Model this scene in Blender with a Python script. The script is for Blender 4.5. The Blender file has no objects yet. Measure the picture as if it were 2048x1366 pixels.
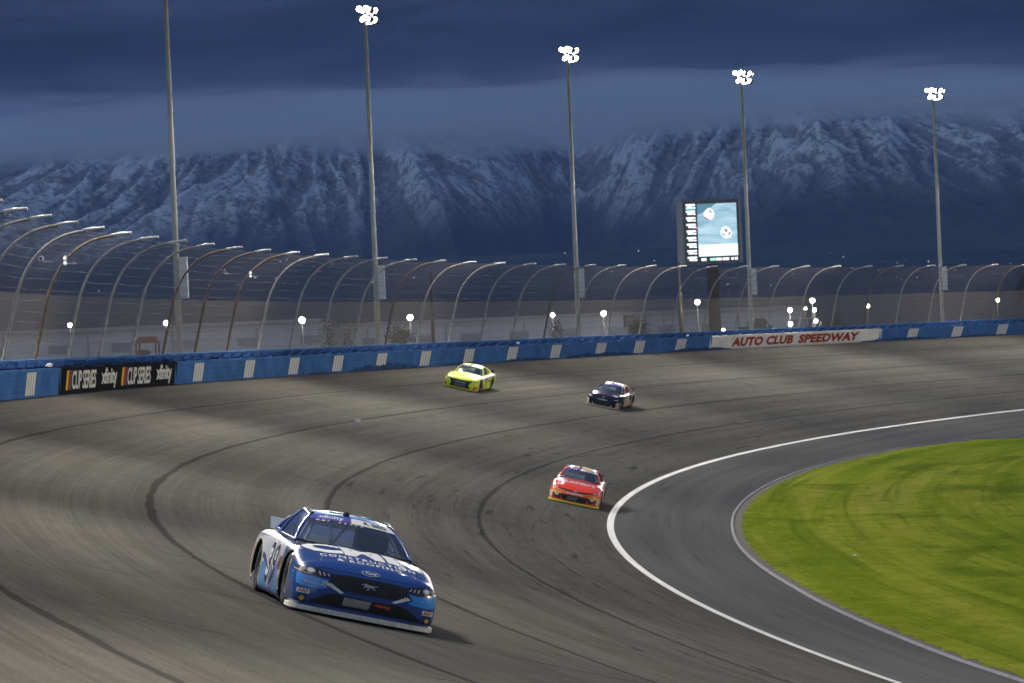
import bpy, bmesh, math, random
import numpy as np
from mathutils import Vector, Matrix, noise as mnoise
from mathutils.bvhtree import BVHTree
random.seed(7)
SC = bpy.context.scene
COL = SC.collection
PI = math.pi

# ------------------------------------------------------------------ camera
F_PX, CAM_H, PITCH, ROLL = 6117.743, 6.6362, 0.0005845, 0.0418172
CX, CY, R_LINE, W_TRACK, BANK = 243.0614, 99.0766, 240.0239, 20.9637, 0.245142
R_WALL = R_LINE + W_TRACK
Z_WALL = W_TRACK * math.tan(BANK)
H_FACE = 1.05
cam_d = bpy.data.cameras.new('camera')
cam = bpy.data.objects.new('camera', cam_d)
COL.objects.link(cam)
cr, sr, cp, sp = math.cos(ROLL), math.sin(ROLL), math.cos(PITCH), math.sin(PITCH)
AX = Vector((1, 0, 0)); AU = Vector((0, sp, cp)); AF = Vector((0, cp, -sp))
RIGHT = cr * AX - sr * AU
UP = sr * AX + cr * AU
m = Matrix((RIGHT, UP, -AF)).transposed().to_4x4()
m.translation = (0, 0, CAM_H)
cam.matrix_world = m
cam_d.sensor_width = 36.0
cam_d.lens = F_PX / 2048 * 36.0
cam_d.clip_start = 0.5
cam_d.clip_end = 60000
cam_d.dof.use_dof = True
cam_d.dof.focus_distance = 42.0
cam_d.dof.aperture_fstop = 6.3
SC.camera = cam

# ------------------------------------------------------------------ render settings
SC.cycles.use_denoising = True
SC.cycles.max_bounces = 6
SC.cycles.diffuse_bounces = 2
SC.cycles.glossy_bounces = 3
SC.cycles.transmission_bounces = 4
SC.cycles.transparent_max_bounces = 12
SC.cycles.volume_bounces = 1
SC.cycles.sample_clamp_indirect = 4.0
SC.view_settings.view_transform = 'Standard'
SC.view_settings.look = 'None'
SC.view_settings.gamma = 1.0
SC.view_settings.use_curve_mapping = False
SC.view_settings.exposure = 0.0

# ------------------------------------------------------------------ node helpers
class NT:
    def __init__(s, tree):
        s.t = tree; s.n = tree.nodes; s.l = tree.links
    def new(s, kind, ins=None, **kw):
        nd = s.n.new(kind)
        for k, v in kw.items(): setattr(nd, k, v)
        for k, v in (ins or {}).items():
            sock = nd.inputs[k]
            if hasattr(v, 'is_linked'): s.l.new(v, sock)
            else: sock.default_value = v
        return nd
    def math(s, op, a, b=0.0, c=0.0, clamp=False):
        nd = s.n.new('ShaderNodeMath'); nd.operation = op; nd.use_clamp = clamp
        for i, v in enumerate((a, b, c)):
            if hasattr(v, 'is_linked'): s.l.new(v, nd.inputs[i])
            else: nd.inputs[i].default_value = v
        return nd.outputs[0]
    def ramp(s, fac, stops, interp='LINEAR'):
        nd = s.n.new('ShaderNodeValToRGB'); cr_ = nd.color_ramp; cr_.interpolation = interp
        while len(cr_.elements) < len(stops): cr_.elements.new(0.5)
        for e, (p, c) in zip(cr_.elements, stops):
            e.position = p; e.color = c if len(c) == 4 else (*c, 1)
        s.l.new(fac, nd.inputs[0])
        return nd.outputs[0]
    def mix(s, fac, a, b, blend='MIX'):
        nd = s.n.new('ShaderNodeMix'); nd.data_type = 'RGBA'; nd.blend_type = blend
        for sock, v in ((nd.inputs[0], fac), (nd.inputs[6], a), (nd.inputs[7], b)):
            if hasattr(v, 'is_linked'): s.l.new(v, sock)
            else: sock.default_value = v if not isinstance(v, tuple) or len(v) == 4 else (*v, 1)
        return nd.outputs[2]
    def smooth(s, v, lo, hi):
        nd = s.n.new('ShaderNodeMapRange'); nd.interpolation_type = 'SMOOTHSTEP'
        s.l.new(v, nd.inputs[0]); nd.inputs[1].default_value = lo; nd.inputs[2].default_value = hi
        return nd.outputs[0]
    def noise(s, vec, scale, detail=3.0, rough=0.5, dist=0.0):
        nd = s.n.new('ShaderNodeTexNoise')
        if vec is not None: s.l.new(vec, nd.inputs['Vector'])
        nd.inputs['Scale'].default_value = scale; nd.inputs['Detail'].default_value = detail
        nd.inputs['Roughness'].default_value = rough; nd.inputs['Distortion'].default_value = dist
        return nd.outputs[0]
    def scaled(s, vec, sc, loc=(0, 0, 0)):
        nd = s.n.new('ShaderNodeMapping'); s.l.new(vec, nd.inputs[0])
        nd.inputs['Scale'].default_value = sc; nd.inputs['Location'].default_value = loc
        return nd.outputs[0]

def new_mat(name):
    mt = bpy.data.materials.new(name); mt.use_nodes = True
    nt = NT(mt.node_tree)
    return mt, nt, mt.node_tree.nodes['Principled BSDF']

MATS = {}
def M(name, col=(.5, .5, .5), rough=.5, metal=0.0, coat=0.0, emit=None, var=0.10, scale=6.0, bump=0.0, spec=.5):
    """plain procedural material: colour broken up by noise"""
    if name in MATS: return MATS[name]
    mt, nt, b = new_mat(name)
    tc = nt.new('ShaderNodeTexCoord').outputs['Object']
    nz = nt.noise(tc, scale, 4.0, .6)
    lo = tuple(c * (1 - var) for c in col); hi = tuple(min(1, c * (1 + var)) for c in col)
    c = nt.ramp(nz, [(.3, lo), (.7, hi)])
    nt.l.new(c, b.inputs['Base Color'])
    b.inputs['Roughness'].default_value = rough; b.inputs['Metallic'].default_value = metal
    b.inputs['Specular IOR Level'].default_value = spec
    if coat:
        b.inputs['Coat Weight'].default_value = coat; b.inputs['Coat Roughness'].default_value = .04
    if bump:
        bp = nt.new('ShaderNodeBump', {'Height': nz, 'Strength': bump, 'Distance': .02})
        nt.l.new(bp.outputs[0], b.inputs['Normal'])
    if emit:
        b.inputs['Emission Color'].default_value = (*emit[0], 1); b.inputs['Emission Strength'].default_value = emit[1]
    MATS[name] = mt
    return mt

# ------------------------------------------------------------------ world: heavy dusk overcast
SUN_AZ = math.radians(-118)      # compass direction the dusk light comes from (left, behind the camera)
SUN_EL = math.radians(24)
world = bpy.data.worlds.new('World'); SC.world = world; world.use_nodes = True
w = NT(world.node_tree); w.n.clear()
sky = w.new('ShaderNodeTexSky', sky_type='NISHITA', sun_disc=False, sun_elevation=math.radians(-3.0),
            sun_rotation=SUN_AZ, air_density=1.6, dust_density=.4, ozone_density=6.0)
tcw = w.new('ShaderNodeTexCoord').outputs['Generated']
sx = w.new('ShaderNodeSeparateXYZ', {0: tcw})
el = sx.outputs[2]
n1 = w.noise(w.scaled(tcw, (5, 5, 26)), 1.0, 5, .55, .3)
n2 = w.noise(w.scaled(tcw, (14, 14, 60), (3, 1, 0)), 1.0, 5, .6, .4)
wob = w.math('ADD', w.math('MULTIPLY', w.math('SUBTRACT', n1, .5), .030), w.math('MULTIPLY', w.math('SUBTRACT', n2, .5), .012))
el2 = w.math('ADD', el, wob)
band = w.ramp(w.math('MULTIPLY', el2, 5.0, clamp=True), [
    (.00, (.050, .072, .140)), (.30, (.058, .084, .160)), (.400, (.058, .083, .155)), (.435, (.019, .026, .054)),
    (.49, (.0070, .0095, .022)), (.54, (.015, .021, .046)), (.66, (.026, .038, .086)), (1.0, (.046, .067, .145))])
tex = w.noise(w.scaled(tcw, (11, 11, 46), (1, 5, 2)), 1.0, 7, .62, 1.2)
band = w.mix(1.0, band, w.ramp(tex, [(.33, (.40, .41, .46)), (.67, (1.85, 1.78, 1.60))]), 'MULTIPLY')
bg_cloud = w.new('ShaderNodeBackground', {'Color': band, 'Strength': 1.0})
bg_sky = w.new('ShaderNodeBackground', {'Color': sky.outputs[0], 'Strength': 0.06})
add = w.new('ShaderNodeAddShader', {0: bg_cloud.outputs[0], 1: bg_sky.outputs[0]})
w.new('ShaderNodeOutputWorld', {'Surface': add.outputs[0]})

sun_d = bpy.data.lights.new('dusk_sun', 'SUN'); sun_d.energy = 1.6; sun_d.angle = math.radians(110); sun_d.color = (.62, .79, 1.0)
sun = bpy.data.objects.new('dusk_sun', sun_d); COL.objects.link(sun)
sdir = Vector((math.sin(SUN_AZ) * math.cos(SUN_EL), math.cos(SUN_AZ) * math.cos(SUN_EL), math.sin(SUN_EL)))
sun.rotation_euler = sdir.to_track_quat('Z', 'Y').to_euler()
sun.location = (-60, -40, 60)

# ------------------------------------------------------------------ geometry helpers
def ray(px, py):
    u2, v2 = px - 1024, py - 683
    u = cr * u2 - sr * v2; v = sr * u2 + cr * v2
    x, up = u / F_PX, -v / F_PX
    return Vector((x, cp + sp * up, -sp + cp * up))
def at(px, py, dist):
    """world point seen at a photo position, dist metres away along the ground"""
    d = ray(px, py); k = dist / math.hypot(d.x, d.y)
    return Vector((0, 0, CAM_H)) + d * k
def ring_theta(px, py, r):
    d = ray(px, py); h = Vector((d.x, d.y)).normalized(); c = Vector((CX, CY))
    b = h.dot(c); disc = b * b - (c.dot(c) - r * r)
    ks = [k for k in (b - math.sqrt(disc), b + math.sqrt(disc)) if k > 60]
    p = h * min(ks)
    return math.atan2(p.y - CY, p.x - CX)
def P(th, r, z=0.0): return Vector((CX + r * math.cos(th), CY + r * math.sin(th), z))

def link(o, parent=None, loc=None):
    COL.objects.link(o)
    if parent is not None: o.parent = parent
    if loc is not None: o.location = loc
    return o
def mk(name, verts, faces, mat=None, parent=None, smooth=False, uv=None):
    me = bpy.data.meshes.new(name)
    me.from_pydata([tuple(v) for v in verts], [], faces)
    mats = mat if isinstance(mat, (list, tuple)) else [mat]
    for mt in mats:
        if mt is not None: me.materials.append(mt)
    if uv is not None:
        ul = me.uv_layers.new(name='UVMap')
        idx = np.empty(len(me.loops), dtype=np.int32); me.loops.foreach_get('vertex_index', idx)
        ul.data.foreach_set('uv', np.asarray(uv, dtype=np.float32)[idx].ravel())
    if smooth: me.polygons.foreach_set('use_smooth', [True] * len(me.polygons))
    me.update()
    o = bpy.data.objects.new(name, me)
    return link(o, parent)
def tag(o, label=None, cat=None, group=None, kind=None):
    if label: o['label'] = label
    if cat: o['category'] = cat
    if group: o['group'] = group
    if kind: o['kind'] = kind
    return o
def empty(name, loc=(0, 0, 0), label=None, cat=None, group=None, rot=None):
    o = bpy.data.objects.new(name, None); COL.objects.link(o); o.location = loc
    o.empty_display_size = .3
    if rot is not None: o.rotation_euler = rot
    return tag(o, label, cat, group)
def grid_faces(nu, nv, closed_v=False):
    f = []
    for i in range(nu - 1):
        for j in range(nv if closed_v else nv - 1):
            j2 = (j + 1) % nv
            f.append((i * nv + j, (i + 1) * nv + j, (i + 1) * nv + j2, i * nv + j2))
    return f
class MB:
    """collects boxes, tubes, prisms -> one mesh"""
    def __init__(s): s.v = []; s.f = []
    def add(s, v, f):
        k = len(s.v); s.v += [Vector(p) for p in v]; s.f += [tuple(i + k for i in q) for q in f]; return s
    def box(s, c, d, mat=None):
        x, y, z = (q / 2 for q in d)
        v = [Vector((a * x, b * y, e * z)) for a in (-1, 1) for b in (-1, 1) for e in (-1, 1)]
        if mat is not None: v = [mat @ q for q in v]
        v = [q + Vector(c) for q in v]
        return s.add(v, [(0, 1, 3, 2), (4, 6, 7, 5), (0, 4, 5, 1), (2, 3, 7, 6), (0, 2, 6, 4), (1, 5, 7, 3)])
    def tube(s, pts, rad, n=8, cap=True):
        pts = [Vector(p) for p in pts]
        if not isinstance(rad, (list, tuple)): rad = [rad] * len(pts)
        v = []; a = None
        for i, p in enumerate(pts):
            t = (pts[min(i + 1, len(pts) - 1)] - pts[max(i - 1, 0)]).normalized()
            if a is None: a = t.orthogonal().normalized()
            a = (a - t * a.dot(t)).normalized(); b = t.cross(a)
            v += [p + (a * math.cos(2 * PI * k / n) + b * math.sin(2 * PI * k / n)) * rad[i] for k in range(n)]
        f = grid_faces(len(pts), n, True)
        if cap: f += [tuple(range(n))[::-1], tuple(range((len(pts) - 1) * n, len(pts) * n))]
        return s.add(v, f)
    def lathe(s, prof, n=20, axis='z', o=(0, 0, 0)):
        v = []
        for r, h in prof:
            for k in range(n):
                c, q = r * math.cos(2 * PI * k / n), r * math.sin(2 * PI * k / n)
                p = {'z': (c, q, h), 'y': (c, h, q), 'x': (h, c, q)}[axis]
                v.append(Vector(p) + Vector(o))
        return s.add(v, grid_faces(len(prof), n, True))
    def prism(s, poly, z0, z1):
        n = len(poly)
        v = [(x, y, z0) for x, y in poly] + [(x, y, z1) for x, y in poly]
        return s.add(v, [tuple(range(n))[::-1], tuple(range(n, 2 * n))] + [(i, (i + 1) % n, n + (i + 1) % n, n + i) for i in range(n)])
    def build(s, name, mat, parent=None, smooth=False): return mk(name, s.v, s.f, mat, parent, smooth)
def copy_tree(o, parent=None):
    c = o.copy(); COL.objects.link(c); c.parent = parent
    for ch in list(o.children): copy_tree(ch, c)
    return c

_txt_cache = {}
def text_geo(txt, bold=0.0, shear=0.0, space=1.0):
    """triangulated outline of a word; width/height in em-like units, centred on x"""
    key = (txt, bold, shear, space)
    if key in _txt_cache: return _txt_cache[key]
    cu = bpy.data.curves.new('txt', 'FONT'); cu.body = txt; cu.size = 1.0; cu.offset = bold; cu.shear = shear
    cu.space_character = space; cu.align_x = 'CENTER'; cu.resolution_u = 3; cu.fill_mode = 'FRONT'
    ob = bpy.data.objects.new('txt', cu); COL.objects.link(ob)
    dg = bpy.context.evaluated_depsgraph_get()
    me = bpy.data.meshes.new_from_object(ob.evaluated_get(dg))
    bm = bmesh.new(); bm.from_mesh(me)
    bmesh.ops.triangulate(bm, faces=bm.faces[:])
    v = [tuple(q.co[:2]) for q in bm.verts]; bm.verts.index_update()
    f = [tuple(q.index for q in fa.verts) for fa in bm.faces]
    bm.free(); bpy.data.objects.remove(ob); bpy.data.curves.remove(cu); bpy.data.meshes.remove(me)
    a = np.array(v); lo, hi = a.min(0), a.max(0)
    a[:, 0] -= (lo[0] + hi[0]) / 2; a[:, 1] -= lo[1]
    _txt_cache[key] = (a / (hi[1] - lo[1]), f)        # height 1
    return _txt_cache[key]
def subdiv(v2, f, maxlen):
    bm = bmesh.new()
    vs = [bm.verts.new((p[0], p[1], 0)) for p in v2]
    for q in f:
        try: bm.faces.new([vs[i] for i in q])
        except ValueError: pass
    bmesh.ops.triangulate(bm, faces=bm.faces[:])
    for _ in range(5):
        es = [e for e in bm.edges if e.calc_length() > maxlen]
        if not es: break
        bmesh.ops.subdivide_edges(bm, edges=es, cuts=1, use_grid_fill=False)
        bmesh.ops.triangulate(bm, faces=bm.faces[:])
    bm.verts.index_update()
    v = [tuple(q.co[:2]) for q in bm.verts]; ff = [tuple(q.index for q in fa.verts) for fa in bm.faces]
    bm.free()
    return v, ff

# numpy value noise for the terrain
_rng = np.random.default_rng(11)
_perm = _rng.random((256, 256))
def vnoise(x, y):
    xi = np.floor(x).astype(int); yi = np.floor(y).astype(int); fx = x - xi; fy = y - yi
    fx = fx * fx * fx * (fx * (fx * 6 - 15) + 10); fy = fy * fy * fy * (fy * (fy * 6 - 15) + 10)
    g = lambda a, b: _perm[a & 255, b & 255]
    return (g(xi, yi) * (1 - fx) + g(xi + 1, yi) * fx) * (1 - fy) + (g(xi, yi + 1) * (1 - fx) + g(xi + 1, yi + 1) * fx) * fy
def fbm(x, y, o=5, ridged=False):
    s = 0; a = 1.0; t = 0
    for k in range(o):
        n = vnoise(x + 17.3 * k, y + 9.1 * k)
        if ridged: n = 1 - np.abs(2 * n - 1)
        s = s + a * n; t += a; a *= .5; x = x * 2.03 + y * .15; y = y * 2.01 - x * .1
    return s / t

# ================================================================== THE SETTING
# ------------------------------------------------------------------ ground, track, apron, infield
def mat_track():
    mt, nt, b = new_mat('worn_asphalt')
    uv = nt.new('ShaderNodeUVMap', uv_map='UVMap').outputs[0]
    s = nt.new('ShaderNodeSeparateXYZ', {0: uv}); S, V = s.outputs[0], s.outputs[1]
    fine = nt.noise(uv, 22, 3, .7)
    grit = nt.noise(uv, 70, 2, .6)
    streak = nt.noise(nt.scaled(uv, (.018, 1.1, 1)), 1.0, 6, .62, .2)
    streak2 = nt.noise(nt.scaled(uv, (.05, 4.5, 1), (7, 3, 0)), 1.0, 4, .6, .1)
    patch = nt.noise(nt.scaled(uv, (.05, .16, 1)), 1.0, 4, .55)
    lanes = nt.ramp(nt.math('DIVIDE', V, 21.0, clamp=True), [
        (.0, (.094, .090, .084)), (.10, (.090, .086, .080)), (.22, (.094, .090, .083)), (.34, (.098, .093, .085)), (.46, (.110, .105, .095)),
        (.57, (.104, .099, .089)), (.70, (.110, .105, .094)), (.82, (.100, .094, .084)), (.93, (.084, .078, .070)), (1.0, (.068, .062, .056))])
    c = nt.mix(nt.smooth(streak, .34, .70), nt.mix(.36, lanes, (.046, .042, .037)), nt.mix(.16, lanes, (.130, .123, .107)))
    c = nt.mix(nt.math('MULTIPLY', nt.smooth(streak2, .5, .78), .30), c, (.050, .046, .042))
    c = nt.mix(nt.math('MULTIPLY', nt.smooth(patch, .45, .7), .28), c, (.125, .124, .108))
    hair = nt.noise(nt.scaled(uv, (.022, 13, 1), (1, 6, 0)), 1.0, 5, .7, .05)
    c = nt.mix(1.0, c, nt.ramp(hair, [(.32, (.88, .88, .87)), (.68, (1.11, 1.11, 1.10))]), 'MULTIPLY')
    mott = nt.noise(nt.scaled(uv, (.5, 1.6, 1), (9, 4, 0)), 1.0, 7, .78, .4)
    c = nt.mix(1.0, c, nt.ramp(mott, [(.30, (.86, .855, .85)), (.70, (1.13, 1.13, 1.13))]), 'MULTIPLY')
    # rubber scrubbed into the bottom groove: short torn marks
    rub = nt.noise(nt.scaled(uv, (.16, 3.6, 1), (2, 9, 0)), 1.0, 5, .72, .6)
    low = nt.math('SUBTRACT', 1.0, nt.smooth(V, 6.5, 11.0))
    c = nt.mix(nt.math('MULTIPLY', nt.math('MULTIPLY', nt.smooth(rub, .56, .70), low), .75), c, (.017, .016, .015))
    # tarred lane seams
    wv = nt.math('MULTIPLY', nt.math('SUBTRACT', nt.noise(nt.scaled(uv, (.16, .3, 1)), 1.0, 8, .75), .5), .26)
    d = nt.math('ABSOLUTE', nt.math('SUBTRACT', nt.math('FLOORED_MODULO', nt.math('ADD', nt.math('ADD', V, wv), -2.13), 4.41), 2.205))
    brk = nt.noise(nt.scaled(uv, (.10, .2, 1), (5, 5, 0)), 1.0, 4, .7)
    wd = nt.math('MULTIPLY_ADD', brk, .16, -.025)
    seam = nt.math('SUBTRACT', 1.0, nt.smooth(nt.math('SUBTRACT', d, wd), -.01, .05))
    c = nt.mix(nt.math('MULTIPLY', seam, nt.math('MULTIPLY_ADD', fine, .40, .42)), c, (.020, .0195, .020))
    # thin construction joints across the lanes
    sl = nt.math('ADD', nt.math('ADD', S, nt.math('MULTIPLY', V, .55)), nt.math('MULTIPLY', nt.noise(nt.scaled(uv, (.12, .5, 1)), 1.0, 4, .65), 2.2))
    dj = nt.math('ABSOLUTE', nt.math('SUBTRACT', nt.math('FLOORED_MODULO', sl, 9.7), 4.85))
    joint = nt.math('SUBTRACT', 1.0, nt.smooth(dj, .02, .075))
    jb = nt.smooth(nt.noise(nt.scaled(uv, (.05, .35, 1), (11, 2, 0)), 1.0, 2, .5), .46, .58)
    c = nt.mix(nt.math('MULTIPLY', nt.math('MULTIPLY', joint, jb), .8), c, (.018, .017, .016))
    dv = nt.math('MULTIPLY_ADD', grit, .5, nt.math('MULTIPLY', fine, .5))
    c = nt.mix(1.0, c, nt.ramp(dv, [(.3, (.62, .62, .615)), (.7, (1.32, 1.32, 1.31))]), 'MULTIPLY')
    nt.l.new(c, b.inputs['Base Color'])
    b.inputs['Roughness'].default_value = .82
    b.inputs['Specular IOR Level'].default_value = .0
    bp = nt.new('ShaderNodeBump', {'Height': grit, 'Strength': .5, 'Distance': .012}); nt.l.new(bp.outputs[0], b.inputs['Normal'])
    return mt
def mat_apron():
    mt, nt, b = new_mat('apron_asphalt')
    uv = nt.new('ShaderNodeUVMap', uv_map='UVMap').outputs[0]
    fine = nt.noise(uv, 26, 4, .7)
    st = nt.noise(nt.scaled(uv, (.03, 1.4, 1)), 1.0, 6, .6, .3)
    sm = nt.noise(nt.scaled(uv, (.12, 2.6, 1), (4, 4, 0)), 1.0, 5, .65, .8)
    c = nt.ramp(st, [(.3, (.074, .073, .071)), (.55, (.096, .094, .091)), (.8, (.112, .110, .106))])
    c = nt.mix(nt.math('MULTIPLY', nt.smooth(sm, .58, .72), .5), c, (.035, .034, .033))
    c = nt.mix(1.0, c, nt.ramp(fine, [(.3, (.85, .85, .85)), (.7, (1.15, 1.15, 1.15))]), 'MULTIPLY')
    nt.l.new(c, b.inputs['Base Color']); b.inputs['Roughness'].default_value = .8; b.inputs['Specular IOR Level'].default_value = .0
    bp = nt.new('ShaderNodeBump', {'Height': fine, 'Strength': .3, 'Distance': .012}); nt.l.new(bp.outputs[0], b.inputs['Normal'])
    return mt
def mat_grass():
    mt, nt, b = new_mat('infield_grass')
    uv = nt.new('ShaderNodeUVMap', uv_map='UVMap').outputs[0]
    mow = nt.noise(nt.scaled(uv, (.016, .42, 1)), 1.0, 5, .6, .8)
    pat = nt.noise(nt.scaled(uv, (.09, .22, 1), (3, 1, 0)), 1.0, 5, .65, .5)
    fine = nt.noise(uv, 5, 6, .78)
    blade = nt.noise(uv, 42, 3, .7)
    c = nt.ramp(mow, [(.30, (.112, .160, .009)), (.44, (.150, .198, .012)), (.56, (.205, .232, .022)), (.72, (.25, .255, .046))])
    arc2 = nt.noise(nt.scaled(uv, (.030, 1.3, 1), (8, 2, 0)), 1.0, 4, .6, .5)
    c = nt.mix(nt.math('MULTIPLY', nt.smooth(arc2, .52, .68), .6), c, (.062, .105, .005))
    c = nt.mix(nt.math('MULTIPLY', nt.smooth(arc2, .42, .28), .5), c, (.270, .280, .048))
    c = nt.mix(nt.math('MULTIPLY', nt.smooth(pat, .50, .66), .7), c, (.058, .100, .005))
    c = nt.mix(nt.math('MULTIPLY', nt.smooth(fine, .48, .66), .6), c, (.235, .245, .055))
    clump = nt.noise(nt.scaled(uv, (.7, .9, 1), (2, 2, 0)), 1.0, 7, .8, .3)
    c = nt.mix(1.0, c, nt.ramp(clump, [(.30, (.74, .78, .68)), (.5, (1.05, 1.05, 1.05)), (.70, (1.36, 1.30, 1.4))]), 'MULTIPLY')
    c = nt.mix(1.0, c, nt.ramp(blade, [(.3, (.42, .46, .42)), (.7, (1.50, 1.46, 1.46))]), 'MULTIPLY')
    nt.l.new(c, b.inputs['Base Color']); b.inputs['Roughness'].default_value = .9
    b.inputs['Specular IOR Level'].default_value = .0
    bp = nt.new('ShaderNodeBump', {'Height': nt.math('ADD', blade, fine), 'Strength': .8, 'Distance': .06}); nt.l.new(bp.outputs[0], b.inputs['Normal'])
    return mt

T0, T1 = math.radians(112), math.radians(205)
def ring(name, prof, mat, n=420, t0=T0, t1=T1, parent=None, smooth=True):
    """prof: list of callables/values (r,z) from inside to outside"""
    v, uv = [], []
    for i in range(n + 1):
        th = t0 + (t1 - t0) * i / n
        for q in prof:
            r, z = q(th) if callable(q) else q
            v.append(P(th, r, z)); uv.append((th * R_LINE, r - R_LINE))
    return mk(name, v, grid_faces(n + 1, len(prof)), mat, parent, smooth, uv)
BA = 0.15136
def zbank(r): return (r - R_LINE) * math.tan(BANK) if r > R_LINE else (r - R_LINE) * math.tan(BA)
GD = [112, 139, 147, 151, 154.5, 156, 159.5, 162.8, 165.7, 171, 176.5, 178.8, 180.8, 183, 185.2, 187.1, 188.5, 189.5, 205]
GW = [40, 22, 13, 9.6, 7.36, 5.85, 4.83, 4.57, 4.39, 4.38, 4.36, 4.28, 4.22, 4.17, 3.95, 3.76, 3.57, 3.55, 3.3]
def wap(th): return float(np.interp(math.degrees(th) % 360, GD, GW))

MT_TRACK, MT_APRON, MT_GRASS = mat_track(), mat_apron(), mat_grass()
g = 9000.0
tag(mk('ground', [(-g, -4000, -1.6), (g, -4000, -1.6), (g, 12000, -1.6), (-g, 12000, -1.6)], [(0, 1, 2, 3)],
       M('dry_ground', (.075, .066, .05), .95, scale=.02, var=.35)), kind='structure')
tag(ring('track', [(R_LINE + W_TRACK * k / 12, zbank(R_LINE + W_TRACK * k / 12)) for k in range(12)] + [(R_WALL + .9, zbank(R_WALL + .9))], MT_TRACK), kind='structure')
tag(ring('apron', [lambda th, k=k: (R_LINE - wap(th) * k / 4, zbank(R_LINE - wap(th) * k / 4)) for k in (4, 3, 2, 1, 0)], MT_APRON), kind='structure')
def mat_line():
    mt, nt, b = new_mat('line_paint')
    uv = nt.new('ShaderNodeUVMap', uv_map='UVMap').outputs[0]
    a = nt.noise(nt.scaled(uv, (.25, 6, 1)), 1.0, 5, .7); f = nt.noise(uv, 30, 4, .7)
    c = nt.ramp(a, [(.3, (.26, .26, .26)), (.65, (.46, .46, .455))])
    c = nt.mix(nt.math('MULTIPLY', nt.smooth(f, .55, .8), .6), c, (.13, .125, .12))
    nt.l.new(c, b.inputs['Base Color']); b.inputs['Roughness'].default_value = .6
    return mt
rl = R_LINE
tag(ring('white_line', [(rl - .12, zbank(rl - .12) + .010), (rl + .12, zbank(rl + .12) + .010)], mat_line()), kind='structure')
# kerb: pale concrete edge between apron and grass, then bare soil, then grass
MT_KERB = M('kerb_concrete', (.13, .13, .155), .85, scale=3, var=.25)
def kz(th): return zbank(R_LINE - wap(th))
tag(ring('kerb', [lambda th: (R_LINE - wap(th) - .11, kz(th) - .10), lambda th: (R_LINE - wap(th) - .10, kz(th) + .035),
                  lambda th: (R_LINE - wap(th) - .02, kz(th) + .04), lambda th: (R_LINE - wap(th) + .01, kz(th) + .004)], MT_KERB), kind='structure')
soil = M('bare_soil', (.030, .021, .011), .95, scale=8, var=.5)
tag(ring('soil_strip', [lambda th: (R_LINE - wap(th) - .9, kz(th) - .06), lambda th: (R_LINE - wap(th) - .105, kz(th) - .02)], soil), kind='structure')
def grz(th, k): return kz(th) - .03 - .012 * k
def g_in(th, k):
    e = .16 + .22 * mnoise.noise(Vector((th * 400, k * .3, 0))) * (1 if k == 0 else 0) + .14 * (k == 0)
    return (R_LINE - wap(th) - .12 - e - k, grz(th, k))
ks = [120, 60, 30, 16, 10, 7, 5, 3.5, 2.4, 1.6, 1.0, .6, .3, 0]
tag(ring('infield_grass', [lambda th, k=k: g_in(th, k) for k in ks], MT_GRASS, n=1200), kind='structure')
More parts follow.
